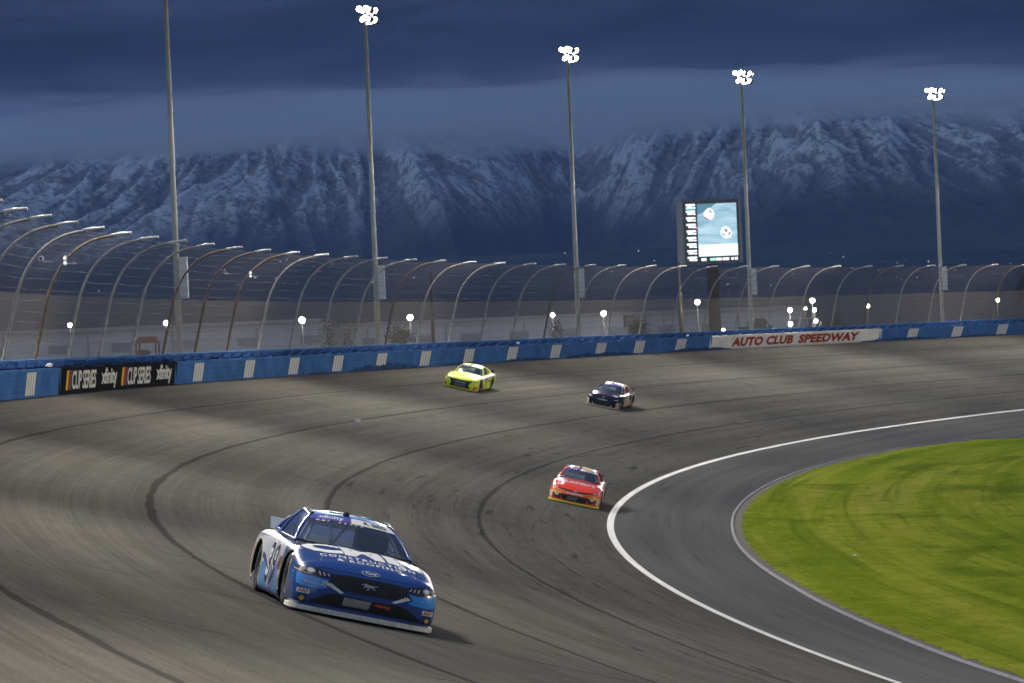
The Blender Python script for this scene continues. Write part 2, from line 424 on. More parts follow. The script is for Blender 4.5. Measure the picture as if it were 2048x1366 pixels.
# ------------------------------------------------------------------ mountains
def build_mountains():
    nx, ny = 900, 460
    q_ = np.linspace(-1, 1, nx); xs = 100 + 1400 * q_ + 1900 * q_ ** 5
    ys = np.interp(np.linspace(0, 1, ny), [0, .22, .88, 1], [2300, 4600, 7100, 10000])
    X, Y = np.meshgrid(xs, ys, indexing='ij')
    A = X / Y
    lean = 1.3 * (fbm(X / 900 + 50, Y * 0 + 3, 3) - .5) * 2 - .25
    Xs = X + lean * (Y - 6000) * .8 + 120 * (fbm(X / 420 + 31, Y / 420 + 5, 4) - .5)
    foot = 165 * np.clip((Y - 2600) / 3000, 0, 1) ** 1.25
    spur = fbm(Xs / 560 + 1.7, Y / 5000 + 4, 3, True)
    gully = fbm(Xs / 190 + 6.3, Y / 1500 + 8, 4, True)
    rill = fbm((Xs + .4 * (Y - 6000)) / 62 + 2.1, Y / 420 + 1, 4, True)
    start = 5900 + 620 * np.exp(-((A - .022) / .017) ** 2) - 620 * (spur - .55) - 150 * np.exp(-((A + .10) / .05) ** 2) - 200 * np.clip((A - .05) / .05, 0, 1)
    t = np.clip((Y - start) / 1300, 0, 1.6)
    env = np.clip(t * 4, 0, 1)
    rgh = fbm(X / 24, Y / 24, 4)
    Z = -1.6 + foot + 470 * t ** .95 + env * (95 * (gully - .62) + 36 * (rill - .6) + 9 * (rgh - .5)) + np.clip((Y - 3200) / 2000, 0, 1) * 14 * (fbm(X / 260, Y / 260, 4) - .5)
    cap = np.minimum(Y, 6900) * (.0690 + .0055 * np.clip((A - .05) / .05, 0, 1) + .006 * (fbm(X / 380 + 3, Y / 900, 3) - .5)) - .03 * np.clip(Y - 6900, 0, None); Z = np.where(Z > cap, cap + .08 * (Z - cap), Z)
    Z[:, 0] = -2
    # gullies hold brush, ridges hold snow
    def blur(a, k):
        for _ in range(2):
            c = np.cumsum(np.pad(a, ((k + 1, k), (0, 0)), mode='edge'), 0); a = (c[2 * k + 1:] - c[:-2 * k - 1]) / (2 * k + 1)
            c = np.cumsum(np.pad(a, ((0, 0), (k + 1, k)), mode='edge'), 1); a = (c[:, 2 * k + 1:] - c[:, :-2 * k - 1]) / (2 * k + 1)
        return a
    cav = np.clip(.5 + (Z - blur(Z, 5)) / 14 + (Z - blur(Z, 16)) / 45, 0, 1)
    verts = np.c_[X.ravel(), Y.ravel(), Z.ravel()]
    mt, nt, b = new_mat('snowy_brush_slope')
    geo = nt.new('ShaderNodeNewGeometry'); pos = geo.outputs['Position']; sp_ = nt.new('ShaderNodeSeparateXYZ', {0: pos})
    nrm = nt.new('ShaderNodeSeparateXYZ', {0: geo.outputs['True Normal']})
    z = sp_.outputs[2]
    n_big = nt.noise(pos, .0022, 4, .6); n_mid = nt.noise(pos, .016, 7, .72); n_f = nt.noise(pos, .07, 5, .8)
    lvl = nt.math('ADD', z, nt.math('MULTIPLY', nt.math('SUBTRACT', n_big, .5), 120))
    lvl = nt.math('ADD', lvl, nt.math('MULTIPLY', nt.math('SUBTRACT', n_mid, .5), 110))
    lvl = nt.math('ADD', lvl, nt.math('MULTIPLY', sp_.outputs[0], -.045))
    snow = nt.smooth(lvl, 190, 345)
    brush = nt.smooth(nt.math('ADD', nt.math('MULTIPLY', n_f, .55), nt.math('MULTIPLY', n_mid, .45)), .47, .545)
    steep = nt.smooth(nt.new('ShaderNodeAttribute', attribute_name='convexity').outputs['Fac'], .25, .68)
    fac = nt.math('MULTIPLY', snow, nt.math('MULTIPLY_ADD', brush, -.74, 1.0))
    fac = nt.math('MULTIPLY', fac, nt.math('MULTIPLY_ADD', steep, .62, .38))
    dark = nt.ramp(nt.math('MULTIPLY_ADD', n_big, .5, nt.math('MULTIPLY', n_mid, .5)), [(.36, (.012, .016, .018)), (.5, (.045, .050, .050)), (.64, (.095, .095, .085))])
    c = nt.mix(fac, dark, (.66, .69, .73))
    nt.l.new(c, b.inputs['Base Color']); b.inputs['Roughness'].default_value = .95; b.inputs['Specular IOR Level'].default_value = .05
    bp = nt.new('ShaderNodeBump', {'Height': n_f, 'Strength': .6, 'Distance': 9.0}); nt.l.new(bp.outputs[0], b.inputs['Normal'])
    o = tag(mk('mountains', verts, grid_faces(nx, ny), mt, None, True), kind='structure')
    at_ = o.data.attributes.new('convexity', 'FLOAT', 'POINT'); at_.data.foreach_set('value', cav.ravel().astype(np.float32))
build_mountains()

# cloud bank lying on the summits: one closed lumpy body of even density
def build_cloud():
    nx, ny = 150, 44
    Y0, Y1 = 4900, 9600
    xs = np.linspace(-4200, 4400, nx); ys = np.linspace(Y0, Y1, ny)
    X, Y = np.meshgrid(xs, ys, indexing='ij')
    sm = lambda q: q * q * (3 - 2 * q)
    e = sm(np.clip((Y - Y0) / 1500, 0, 1)) * sm(np.clip((Y1 - Y) / 900, 0, 1)) * np.clip((X + 4200) / 600, 0, 1) * np.clip((4400 - X) / 600, 0, 1)
    n = fbm(X / 700 + 20, Y / 900, 4) - .5; n2 = fbm(X / 1100 + 40, Y / 1300 + 7, 4) - .5
    mid_ = .0722 * Y + .012 * X                     # the bank leans on the rising slope
    lo = mid_ + (-46 + 150 * n + 60 * (fbm(X / 260 + 9, Y / 500, 3) - .5)) * e
    Yh = np.minimum(Y, 6000) + .35 * np.clip(Y - 6000, 0, None)
    hi = .0722 * Yh + .012 * X + 3 + (52 + 190 * n2 + 50 * (fbm(X / 380 + 4, Y / 420 + 7, 3) - .5)) * e
    hi = np.maximum(hi, lo + 8 * e + 2)
    v = np.concatenate([np.c_[X.ravel(), Y.ravel(), lo.ravel()], np.c_[X.ravel(), Y.ravel(), hi.ravel()]])
    k = nx * ny; f = [q[::-1] for q in grid_faces(nx, ny)] + [tuple(i + k for i in q) for q in grid_faces(nx, ny)]
    for i in range(nx - 1):
        for j in (0, ny - 1):
            a, b_ = i * ny + j, (i + 1) * ny + j
            f.append((a, b_, b_ + k, a + k) if j == 0 else (b_, a, a + k, b_ + k))
    for j in range(ny - 1):
        for i in (0, nx - 1):
            a, b_ = i * ny + j, i * ny + j + 1
            f.append((b_, a, a + k, b_ + k) if i == 0 else (a, b_, b_ + k, a + k))
    mt = bpy.data.materials.new('cloud_vapour'); mt.use_nodes = True
    nt = NT(mt.node_tree); nt.n.clear()
    pv = nt.new('ShaderNodeVolumePrincipled', {'Color': (.80, .90, 1, 1), 'Density': .0015, 'Anisotropy': 0.0})
    nt.new('ShaderNodeOutputMaterial', {'Volume': pv.outputs[0]})
    tag(mk('cloud_bank', v, f, mt, None, True), 'low grey cloud lying along the snowy summits', 'cloud', kind='stuff')
build_cloud()

# dusk air between the camera and the mountains
def build_haze():
    mt = bpy.data.materials.new('dusk_air'); mt.use_nodes = True
    nt = NT(mt.node_tree); nt.n.clear()
    pv = nt.new('ShaderNodeVolumePrincipled', {'Color': (.35, .55, 1, 1), 'Density': .00006, 'Anisotropy': 0.0})
    nt.new('ShaderNodeOutputMaterial', {'Volume': pv.outputs[0]})
    b = MB().box((0, 4000, 398), (18400, 16600, 804))
    tag(b.build('haze', mt), 'thin blue dusk haze in front of the mountains', 'haze', kind='stuff')
build_haze()
# ------------------------------------------------------------------ outside wall
W0, W1 = math.radians(126), math.radians(196)
Z_TOP = Z_WALL + H_FACE            # top of the steel-tube barrier
Z_CONC = Z_TOP + .36               # top of the concrete wall behind it
def sweep(prof, t0, t1, step=.9):
    n = max(2, int(abs(t1 - t0) * R_WALL / step)); v = []
    for i in range(n + 1):
        th = t0 + (t1 - t0) * i / n
        v += [P(th, r, z) for r, z in prof]
    return v, grid_faces(n + 1, len(prof))
MT_BLUE = M('barrier_blue', (.065, .160, .370), .7, spec=0, scale=.9, var=.22)
MT_BLACK = M('banner_black', (.018, .016, .014), .5, spec=0, scale=.9, var=.3)
MT_WHITEB = M('banner_white', (.84, .80, .71), .55, spec=0, scale=.7, var=.12)
MT_CONC_BLUE = M('concrete_blue', (.070, .165, .365), .6, spec=0, scale=.6, var=.25)
MT_OFFWHITE = M('mark_white', (.72, .70, .62), .5, spec=0, var=.06)
wall = empty('concrete_wall', P(math.radians(160), R_WALL + .75, Z_WALL), 'blue painted concrete retaining wall behind the tube barrier, along the outside of the turn', 'wall')
inv = Matrix.Translation(-wall.location)
def loc_mk(name, v, f, mat, parent, smooth=False, uv=None):
    o = parent.location
    return mk(name, [Vector(p) - o for p in v], f, mat, parent, smooth, uv)
v, f = sweep([(R_WALL + .62, Z_WALL - .4), (R_WALL + .60, Z_CONC - .03), (R_WALL + .63, Z_CONC), (R_WALL + .93, Z_CONC), (R_WALL + .96, Z_CONC - .03), (R_WALL + .96, -1.6)], W0, W1)
loc_mk('wall_body', v, f, MT_CONC_BLUE, wall)
# pale caps on the wall top between the fence posts
barrier = empty('tube_barrier', P(math.radians(160), R_WALL, Z_WALL), 'blue steel tube barrier with white slanted bars and sponsor panels lining the track edge', 'barrier')
def tube_prof(z0, z1, n=5, r=R_WALL):
    p = []; h = (z1 - z0) / n
    for k in range(n):
        a = z0 + k * h
        p += [(r + .012, a + .006), (r, a + .02), (r, a + h - .02), (r + .012, a + h - .006)]
    p += [(r + .02, z1), (r + .22, z1), (r + .23, z0)]
    return p
x2t = lambda px, dz=.5: ring_theta(px, 745 - px * .05, R_WALL)
tb0, tb1 = x2t(118), x2t(351)           # black panel
tw0, tw1 = x2t(1421), x2t(1760)         # white panel
segs = [(W1, tb0, MT_BLUE), (tb0, tb1, MT_BLACK), (tb1, tw0, MT_BLUE), (tw0, tw1, MT_WHITEB), (tw1, W0, MT_BLUE)]
for k, (a, b_, mt) in enumerate(segs):
    # split the long blue stretches into bolted sections
    L = abs(a - b_) * R_WALL; n = max(1, round(L / 12.2)) if mt is MT_BLUE else 1
    for i in range(n):
        u0, u1 = a + (b_ - a) * i / n, a + (b_ - a) * (i + 1) / n
        gap = .006 / R_WALL
        v, f = sweep(tube_prof(Z_WALL + .0, Z_TOP), u0 - gap, u1 + gap)
        f = [q[::-1] for q in f]
        o = loc_mk('tube_section', v, f, mt, barrier)
        if mt is MT_BLACK: o['label'] = 'black sponsor section of the barrier'
        if mt is MT_WHITEB: o['label'] = 'white section of the barrier with the track name'
# slanted ends of the two panels (triangular wedges, proud of the tubes)
def wall_pt(th0, s, h, off=.006):       # s metres to the viewer's right of th0, h above the wall foot
    return P(th0 - s / R_WALL, R_WALL - off, Z_WALL + h)
def wall_poly(name, th0, poly, mat, off=.006, label=None):
    v2, f2 = subdiv(poly, [tuple(range(len(poly)))], 1.6)
    v = [wall_pt(th0, x, y, off) for x, y in v2]
    # normals must face the track
    o = loc_mk(name, v, f2, mat, barrier)
    if label: o['label'] = label
    return o
SH = .72
for th0, mt in ((tb0, MT_BLACK), (tw0, MT_WHITEB)):
    wall_poly('panel_wedge', th0, [(0.01, .02), (0.01, 1.03), (-SH * .5, .02)], mt, .004)
    wall_poly('panel_wedge', th0, [(-.02, .02), (SH * .5, 1.03), (-.02, 1.03)], MT_BLUE, .004)
for th0, mt in ((tb1, MT_BLACK), (tw1, MT_WHITEB)):
    wall_poly('panel_wedge', th0, [(-.01, .02), (SH * .5, 1.03), (-.01, 1.03)], mt, .004)
    wall_poly('panel_wedge', th0, [(.01, .02), (-SH * .5, .02), (.01, .98)], MT_BLUE, .0052)
def wall_text(txt, th0, s0, s1, h0, h1, mat, bold=.02, shear=0.0, space=1.0, off=.010):
    v, f = text_geo(txt, bold, 0.0, space)
    wd = v[:, 0].max() - v[:, 0].min(); sc_ = (s1 - s0) / wd
    pts = [wall_pt(th0, (s0 + s1) / 2 + x * sc_ + (y - .5) * (h1 - h0) * shear, h0 + y * (h1 - h0), off) for x, y in v]
    return loc_mk('lettering', pts, f, mat, barrier)
dist_m = lambda a, b_: (a - b_) * R_WALL
RED_L = M('letter_red', (.36, .050, .012), .5, spec=0)
p_at = lambda px: dist_m(tw0, x2t(px))
wall_text('AUTO CLUB', tw0, p_at(1464), p_at(1586), .18, .86, RED_L, .055, SH, 1.05)
wall_text('SPEEDWAY', tw0, p_at(1597), p_at(1717), .18, .86, RED_L, .055, SH, 1.05)
wall_poly('panel_rule', tw0, [(-.2, .07), (p_at(1757), .07), (p_at(1757), .10), (-.2, .10)], M('rule_grey', (.34, .32, .27), .6), .009)
q_at = lambda px: dist_m(tb0, x2t(px))
for a in (0, 1):
    o_ = (0, 111)[a]
    for j, c in enumerate(((.75, .48, .03), (.42, .07, .02), (.07, .09, .22))):
        s0 = q_at(129 + o_) + j * .36
        wall_poly('series_bar', tb0, [(s0, .16), (s0 + .32, .16), (s0 + .32 + SH * .62, .92), (s0 + SH * .62, .92)], M('series_%d' % j, c, .5, spec=0), .010)
    wall_text('CUP SERIES', tb0, q_at(143 + o_), q_at(191 + o_ * .985), .17, .90, MT_OFFWHITE, .022, .45, .92)
    wall_text('xfinity', tb0, q_at(202 + o_ * .99), q_at(233 + o_ * .985), .10, .95, MT_OFFWHITE, .030, .30, .95)
# four-bar marks
marks = [-28, 62, 398, 500, 589, 677, 764, 852, 939, 1026, 1113, 1203, 1280, 1363, 1827, 1916, 2006]
for px in marks:
    th0 = x2t(px)
    for j in range(4):
        s0 = -.98 + j * .42 - SH * .42
        wall_poly('bar_mark', th0, [(s0, .09), (s0 + .345, .09), (s0 + .345 + SH * .84, .93), (s0 + SH * .84, .93)], MT_OFFWHITE, .009)
# scuffs of tyre rubber on the barrier face (flat stains of their own shape)
scuff = M('tyre_scuff', (.040, .085, .200), .8, spec=0, var=.4, scale=2)
rg = random.Random(5)
for px, ln, hh in ((735, 7, .42), (790, 8, .5), (1050, 9, .28), (1200, 13, .42), (1395, 12, .34), (1800, 14, .35), (1960, 10, .22), (920, 7, .25), (640, 5, .16)):
    n = 18; poly = []
    for i in range(n + 1): poly.append((-ln / 2 + ln * i / n, .012))
    for i in range(n, -1, -1):
        t = i / n; poly.append((-ln / 2 + ln * t, 0.02 + hh * .75 * (math.sin(PI * t) ** .7) * (.6 + .5 * rg.random())))
    wall_poly('tyre_scuff', x2t(px), poly, scuff, .0125)
# slanted foam blocks in the slot between barrier and wall
blk = MB().box((0, 0, 0), (.34, .78, .075), Matrix.Rotation(math.radians(-14), 3, 'X'))
bo = blk.build('foam_block', M('foam_dark', (.022, .050, .140), .9, spec=0, var=.3))
first = True
th = W1
while th > W0:
    o = bo if first else bo.copy()
    if not first: COL.objects.link(o)
    first = False
    o.parent = barrier
    o.location = P(th, R_WALL + .40, Z_TOP + .12 + rg.uniform(-.02, .02)) - barrier.location
    o.rotation_euler = (rg.uniform(-.04, .04), 0, th)
    th -= (1.72 + rg.uniform(-.06, .06)) / R_WALL

# ------------------------------------------------------------------ catch fence
PROF = [(0, 0), (.30, 1.2), (.62, 2.43), (.84, 2.98), (1.13, 3.47), (1.42, 3.80), (1.73, 4.07), (2.05, 4.27), (2.39, 4.42), (2.80, 4.52), (3.20, 4.57)]
CAP = [(3.12, 4.59), (3.5, 4.635), (3.90, 4.65)]
RF = R_WALL + .80
fence = empty('catch_fence', P(math.radians(160), RF, Z_CONC), 'tall curved catch fence of grey and rusty posts and wire mesh above the blue wall', 'fence')
GALV = M('galvanised_pipe', (.34, .33, .30), .65, .1, scale=3, var=.25)
RUST = M('rusty_pipe', (.165, .125, .08), .75, .15, scale=4, var=.4)
CAPM = M('pipe_cap', (.48, .48, .45), .45, .2, var=.1)
th_p0 = ring_theta(33.8, 593, R_WALL + .2)
protos = {}
def post_mesh(mat, nm):
    a = MB().tube([(-x, 0, z) for x, z in PROF], .056, 8); return a
pgeo = MB().tube([(-x, 0, z) for x, z in PROF], [.066, .066, .060] + [.049] * (len(PROF) - 3), 8)
cgeo = MB().tube([(-x, 0, z) for x, z in CAP], .054, 8)
pm = {0: None, 1: None}; cm = None
RUSTY = {1, 5, 6, 7, 17, 27, 31, 12}
for i in range(-8, 40):
    thp = th_p0 - i * .020964
    k = 1 if i in RUSTY else 0
    if pm[k] is None:
        o = pgeo.build('post', RUST if k else GALV, fence, True); pm[k] = o
    else:
        o = pm[k].copy(); COL.objects.link(o)
    o.parent = fence; o.location = P(thp, RF, Z_CONC) - fence.location
    o.rotation_euler = (0, 0, thp)
    if cm is None: c = cgeo.build('post_cap', CAPM, o, True); cm = c
    else: c = cm.copy(); COL.objects.link(c)
    c.parent = o
def mat_mesh(name, cover, wire_col, lines):
    mt = bpy.data.materials.new(name); mt.use_nodes = True
    nt = NT(mt.node_tree); nt.n.clear()
    uv = nt.new('ShaderNodeUVMap', uv_map='UVMap').outputs[0]
    s = nt.new('ShaderNodeSeparateXYZ', {0: uv})
    def wires(coord, pitch, wdt):
        d = nt.math('ABSOLUTE', nt.math('SUBTRACT', nt.math('FLOORED_MODULO', coord, pitch), pitch / 2))
        return nt.math('LESS_THAN', d, wdt / 2)
    a = nt.math('ADD', s.outputs[0], s.outputs[1]); b_ = nt.math('SUBTRACT', s.outputs[0], s.outputs[1])
    p = .06; wd = p * cover / 2
    net = nt.math('MAXIMUM', wires(a, p, wd), wires(b_, p, wd))
    blot = nt.noise(nt.scaled(uv, (.25, .6, 1)), 1.0, 3, .5)
    df = nt.new('ShaderNodeBsdfDiffuse', {'Color': (*wire_col, 1)})
    tl = nt.new('ShaderNodeBsdfTranslucent', {'Color': (*wire_col, 1)})
    lit = nt.new('ShaderNodeMixShader', {0: .35, 1: df.outputs[0], 2: tl.outputs[0]})
    tr = nt.new('ShaderNodeBsdfTransparent')
    mx = nt.new('ShaderNodeMixShader', {0: net, 1: tr.outputs[0], 2: lit.outputs[0]})
    nt.new('ShaderNodeOutputMaterial', {'Surface': mx.outputs[0]})
    return mt
def fence_sheet(name, prof, mat, bay=5.4713):
    n = int((W1 - W0) * R_WALL / 1.37); v, uv = [], []; L = [0]
    for a, b_ in zip(prof[:-1], prof[1:]): L.append(L[-1] + math.hypot(b_[0] - a[0], b_[1] - a[1]))
    for i in range(n + 1):
        th = W1 + (W0 - W1) * i / n
        for (x, z), l in zip(prof, L):
            sag = .02 * math.sin(th * R_WALL * 1.15)
            v.append(P(th, RF - x + .07, Z_CONC + z + sag)); uv.append((th * R_WALL, l))
    return loc_mk(name, v, grid_faces(n + 1, len(prof)), mat, fence, True, uv)
fence_sheet('lower_mesh', PROF[:3], mat_mesh('dense_wire_mesh', .52, (.215, .188, .150), 8))
fence_sheet('upper_mesh', PROF[2:], mat_mesh('open_wire_mesh', .24, (.085, .073, .068), 8))
CABLE = M('wire_rope', (.035, .032, .03), .7, .0)
def prof_at(t):
    L = [0]
    for a, b_ in zip(PROF[:-1], PROF[1:]): L.append(L[-1] + math.hypot(b_[0] - a[0], b_[1] - a[1]))
    t *= L[-1]
    return np.interp(t, L, [p[0] for p in PROF]), np.interp(t, L, [p[1] for p in PROF])
for k in range(15):
    x, z = prof_at((k + .4) / 14.6)
    n = 130; pts = []
    for i in range(n + 1):
        th = W1 + (W0 - W1) * i / n
        pts.append(P(th, RF - x - .03, Z_CONC + z + .03 * math.sin(i * 2.3 + k)) - fence.location)
    MB().tube(pts, .009, 4).build('cable', CABLE, fence, True)
# small boxes of warning lights and cameras hung on the fence
WB = M('box_white', (.75, .76, .78), .5, var=.05)
for px, py, nm, hs, lab in ((130, 521, 'signal_light', (.10, .10, .34), 'white box light hung on the rusty second fence post from the left'),
                            (82, 517, 'fence_camera', (.16, .14, .14), 'small pale camera box on the fence at far left'),
                            (501, 549, 'signal_light', (.10, .10, .30), 'white box light on the fence right of the first light mast'),
                            (448, 543, 'fence_camera', (.14, .12, .12), 'small pale camera on the fence left of the white box light')):
    d_ = 6118 / 55.0 if px < 200 else 6118 / 41.0
    p = at(px, py, d_ - 1.2)
    e = empty(nm, p, lab, 'light' if nm == 'signal_light' else 'camera')
    MB().box((0, 0, 0), (hs[0], hs[1], hs[2])).box((0, .08, hs[2] * .5), (hs[0] * .4, .16, .05)).build('housing', WB, e)
    if nm == 'signal_light':
        for j in (-1, 1):
            MB().lathe([(0, -.075), (.04, -.072), (.045, -.05)], 12, 'y', (0, 0, j * hs[2] * .25)).build('lens', M('signal_lens', (.8, .8, .78), .3, emit=((1, .98, .95), 1.6)), e)
    else:
        MB().lathe([(0, -.13), (.045, -.13), (.05, -.05)], 12, 'y').build('lens', M('camera_lens', (.03, .03, .04), .2), e)
    MB().tube([(0, .08, -.1), (.25, 1.1, -.1)], .02, 6).build('bracket', GALV, e)
# ------------------------------------------------------------------ light masts
LAMP = M('lamp_glass', (.9, .9, .85), .3, emit=((1.0, .985, .93), 28.0))
STEEL = M('mast_steel', (.31, .31, .275), .5, .3, scale=1.2, var=.15)
DARKM = M('fixture_dark', (.05, .05, .055), .5, .4)
BOXM = M('cabinet_grey', (.52, .54, .55), .5, var=.1)
def mast(px_base, px_top, label, th=None, ztop=None, zbase=-1.6, power=42000, r=R_WALL + 4.0, aim=None, pos=None):
    if pos is None:
        if th is None: th = ring_theta(px_base[0], px_base[1], r)
        base = P(th, r, zbase)
    else: base = Vector(pos)
    if ztop is None:
        d = ray(*px_top); k = math.hypot(base.x, base.y) / math.hypot(d.x, d.y); ztop = CAM_H + d.z * k
    H = ztop - zbase
    e = empty('light_mast', base, label, 'light mast', 'floodlight masts round the turn')
    inward = (Vector((CX, CY, 0)) - Vector((base.x, base.y, 0))).normalized() if pos is None else (Vector(aim) - Vector(pos)).normalized()
    inward.z = 0; inward.normalize()
    tang = Vector((-inward.y, inward.x, 0))
    MB().tube([(0, 0, 0), (0, 0, H * .35), (0, 0, H * .7), (0, 0, H + 1.25)], [.19, .165, .135, .10], 14).build('pole', STEEL, e, True)
    MB().lathe([(0, .62), (.34, .6), (.36, .1), (.40, 0)], 14).build('base_flange', BOXM, e)
    # control cabinet on the side of the pole
    cz = Z_CONC + 3.0 - zbase
    if pos is None:
        c = RIGHT.copy(); c.z = 0; c.normalize()
        cb = MB().box(c * .34 + Vector((0, 0, cz + .75)), (.42, .30, 2.05)).build('cabinet', BOXM, e)
        MB().box(c * .34 + Vector((0, -.154, cz + .75)), (.36, .008, .012)).box(c * .34 + Vector((0, -.154, cz + .1)), (.36, .008, .012)).build('door_seam', DARKM, cb)
    # two cross-arms, lamps aimed down at the track in several directions
    mid = None
    for tier, (zz, half, cnt, off) in enumerate(((H + 1.10, 1.25, 11, .15), (H + .52, 1.15, 10, .3))):
        arm = MB().box((0, 0, 0), (2 * half, .09, .09)).build('cross_arm', STEEL, e)
        arm.location = Vector((0, 0, zz)) + tang * -.0 + inward * .08
        arm.rotation_euler = (0, 0, math.atan2(tang.y, tang.x))
        for k in range(cnt):
            u = -half + 2 * half * k / (cnt - 1)
            fx = link(bpy.data.objects.new('floodlight', FIX.data), e)
            fx.location = Vector((0, 0, zz - .10 + .05 * math.sin(k * 2.1 + tier))) + tang * u + inward * (.16 + .30 * ((k + tier) % 2))
            yaw = math.radians(-75 + 150 * ((k * 2 + tier) % cnt) / (cnt - 1))
            dirv = Matrix.Rotation(yaw, 3, 'Z') @ inward * math.cos(math.radians(26)) + Vector((0, 0, -math.sin(math.radians(26))))
            fx.rotation_euler = dirv.to_track_quat('-Z', 'Y').to_euler()
            lens = link(bpy.data.objects.new('lens', FIXL.data), fx)
    MB().box((0, 0, H + .62), (.30, .30, .30)).build('ballast_box', DARKM, e)
    ld = bpy.data.lights.new('floodlight_beam', 'SPOT'); ld.energy = power; ld.spot_size = math.radians(130); ld.spot_blend = .6
    ld.shadow_soft_size = .9; ld.color = (1.0, .94, .84)
    lo = bpy.data.objects.new('floodlight_beam', ld); COL.objects.link(lo); lo.parent = e
    lo.location = Vector((0, 0, H + .5)) + inward * 1.6
    tgt = Vector(aim) if aim is not None else P(th + .10, R_LINE + 4, 0)
    lo.rotation_euler = (tgt - (base + lo.location)).to_track_quat('-Z', 'Y').to_euler()
    return e
FIX = MB().lathe([(.0, .30), (.09, .30), (.13, .20), (.17, .02), (.195, -.06), (.18, -.06), (.15, 0)], 16).build('floodlight', DARKM, None, True)
FIXL = MB().lathe([(0, -.07), (.10, -.065), (.175, -.05)], 16).build('lens', LAMP, None, True)
vis = [((360, 705), (331, 0), 'tall mast nearest the left edge, lamps out of sight above the picture'),
       ((757, 690), (729, 65), 'light mast with lit lamps, second from the left, above the blue wall'),
       ((1158, 670), (1132, 130), 'light mast with lit lamps, the middle one of five'),
       ((1503, 650), (1485, 185), 'light mast with lit lamps just right of the video screen'),
       ((1885, 640), (1866, 215), 'light mast with lit lamps, farthest right of the row')]
for b_, t_, lab in vis: mast(b_, t_, lab, ztop=25.75)
for k, (dg, lab) in enumerate(((176.3, 'light mast next along the wall, just beyond the left edge'), (183.5, 'light mast second beyond the left edge'),
                               (190.6, 'light mast third beyond the left edge, level with the blue car'), (134.2, 'light mast next beyond the right edge'),
                               (197.8, 'light mast beside the viewer, behind the wall at left'), (205.5, 'light mast just behind the viewer'))):
    mast(None, None, lab, th=math.radians(dg), ztop=25.75, power=32000 if dg in (183.5, 190.6) else 42000)
for q, aim, lab in (((88, 128, -1.6), (-5, 100, 2), 'infield light mast beyond the right edge, beside the apron bend'),
                    ((118, 215, -1.6), (10, 190, 4), 'infield light mast farther back beyond the right edge'),
                    ((70, 48, -1.6), (-4, 45, 2), 'infield light mast nearest the viewer, beyond the right edge')):
    mast(None, None, lab, ztop=24, pos=q, aim=aim, power=62000)
bpy.data.objects.remove(FIX); bpy.data.objects.remove(FIXL)
# ================================================================== RACE CARS
def crom(pts, n):
    """Catmull-Rom through pts, resampled to n points by length"""
    pts = [np.array(p, float) for p in pts]; out = []
    q = [2 * pts[0] - pts[1]] + pts + [2 * pts[-1] - pts[-2]]
    for i in range(1, len(q) - 2):
        for t in np.linspace(0, 1, 12, endpoint=False):
            out.append(.5 * ((2 * q[i]) + (-q[i - 1] + q[i + 1]) * t + (2 * q[i - 1] - 5 * q[i] + 4 * q[i + 1] - q[i + 2]) * t * t + (-q[i - 1] + 3 * q[i] - 3 * q[i + 1] + q[i + 2]) * t ** 3))
    out.append(pts[-1]); out = np.array(out)
    L = np.r_[0, np.cumsum(np.hypot(*np.diff(out, axis=0).T))]
    s = np.linspace(0, L[-1], n)
    return np.c_[np.interp(s, L, out[:, 0]), np.interp(s, L, out[:, 1])]
ST_X = [-2.40, -2.25, -1.9, -1.4, -1.0, -.5, .3, .75, 1.0, 1.4, 1.7, 2.05]
ST_W = [.89, .925, .965, .985, .955, .94, .94, .955, .97, .985, .975, .955]
ST_ZR = [.25, .20, .12, .08, .06, .06, .06, .06, .06, .07, .08, .09]
ST_ZS = [.80, .825, .845, .855, .85, .835, .81, .785, .782, .765, .712, .622]
ST_ZT = [.885, .905, .92, .93, .92, .90, .885, .885, .872, .842, .797, .725]
def smooth_interp(x, xs, ys):
    k = np.searchsorted(xs, x); k = min(max(k, 1), len(xs) - 1)
    x0, x1 = xs[k - 1], xs[k]; h = x1 - x0; t = (x - x0) / h
    def m(i):
        if i == 0: return (ys[1] - ys[0]) / (xs[1] - xs[0])
        if i == len(xs) - 1: return (ys[-1] - ys[-2]) / (xs[-1] - xs[-2])
        return (ys[i + 1] - ys[i - 1]) / (xs[i + 1] - xs[i - 1])
    return ((2 * t ** 3 - 3 * t * t + 1) * ys[k - 1] + (t ** 3 - 2 * t * t + t) * h * m(k - 1) + (-2 * t ** 3 + 3 * t * t) * ys[k] + (t ** 3 - t * t) * h * m(k))
def section(x, n):
    w_, zr, zs, zt = (smooth_interp(x, ST_X, q) for q in (ST_W, ST_ZR, ST_ZS, ST_ZT))
    pts = [(w_ - .05, zr), (w_ - .012, zr + .07), (w_, zr + .2), (w_ - .004, (zr + zs) / 2 + .1), (w_ - .03, zs - .085), (w_ - .075, zs - .02), (w_ - .15, zs + .02),
           (w_ - .30, zs + (zt - zs) * .55), (w_ * .42, zt - .012), (0, zt)]
    return crom(pts, n)
LZ = [.05, .09, .2, .33, .43, .52, .585, .635, .675, .705, .725, .8]
LL = [.335, .345, .375, .385, .375, .345, .29, .22, .145, .07, .0, 0]
AXLE, HUB_Z, ARCH = 1.395, .352, .385

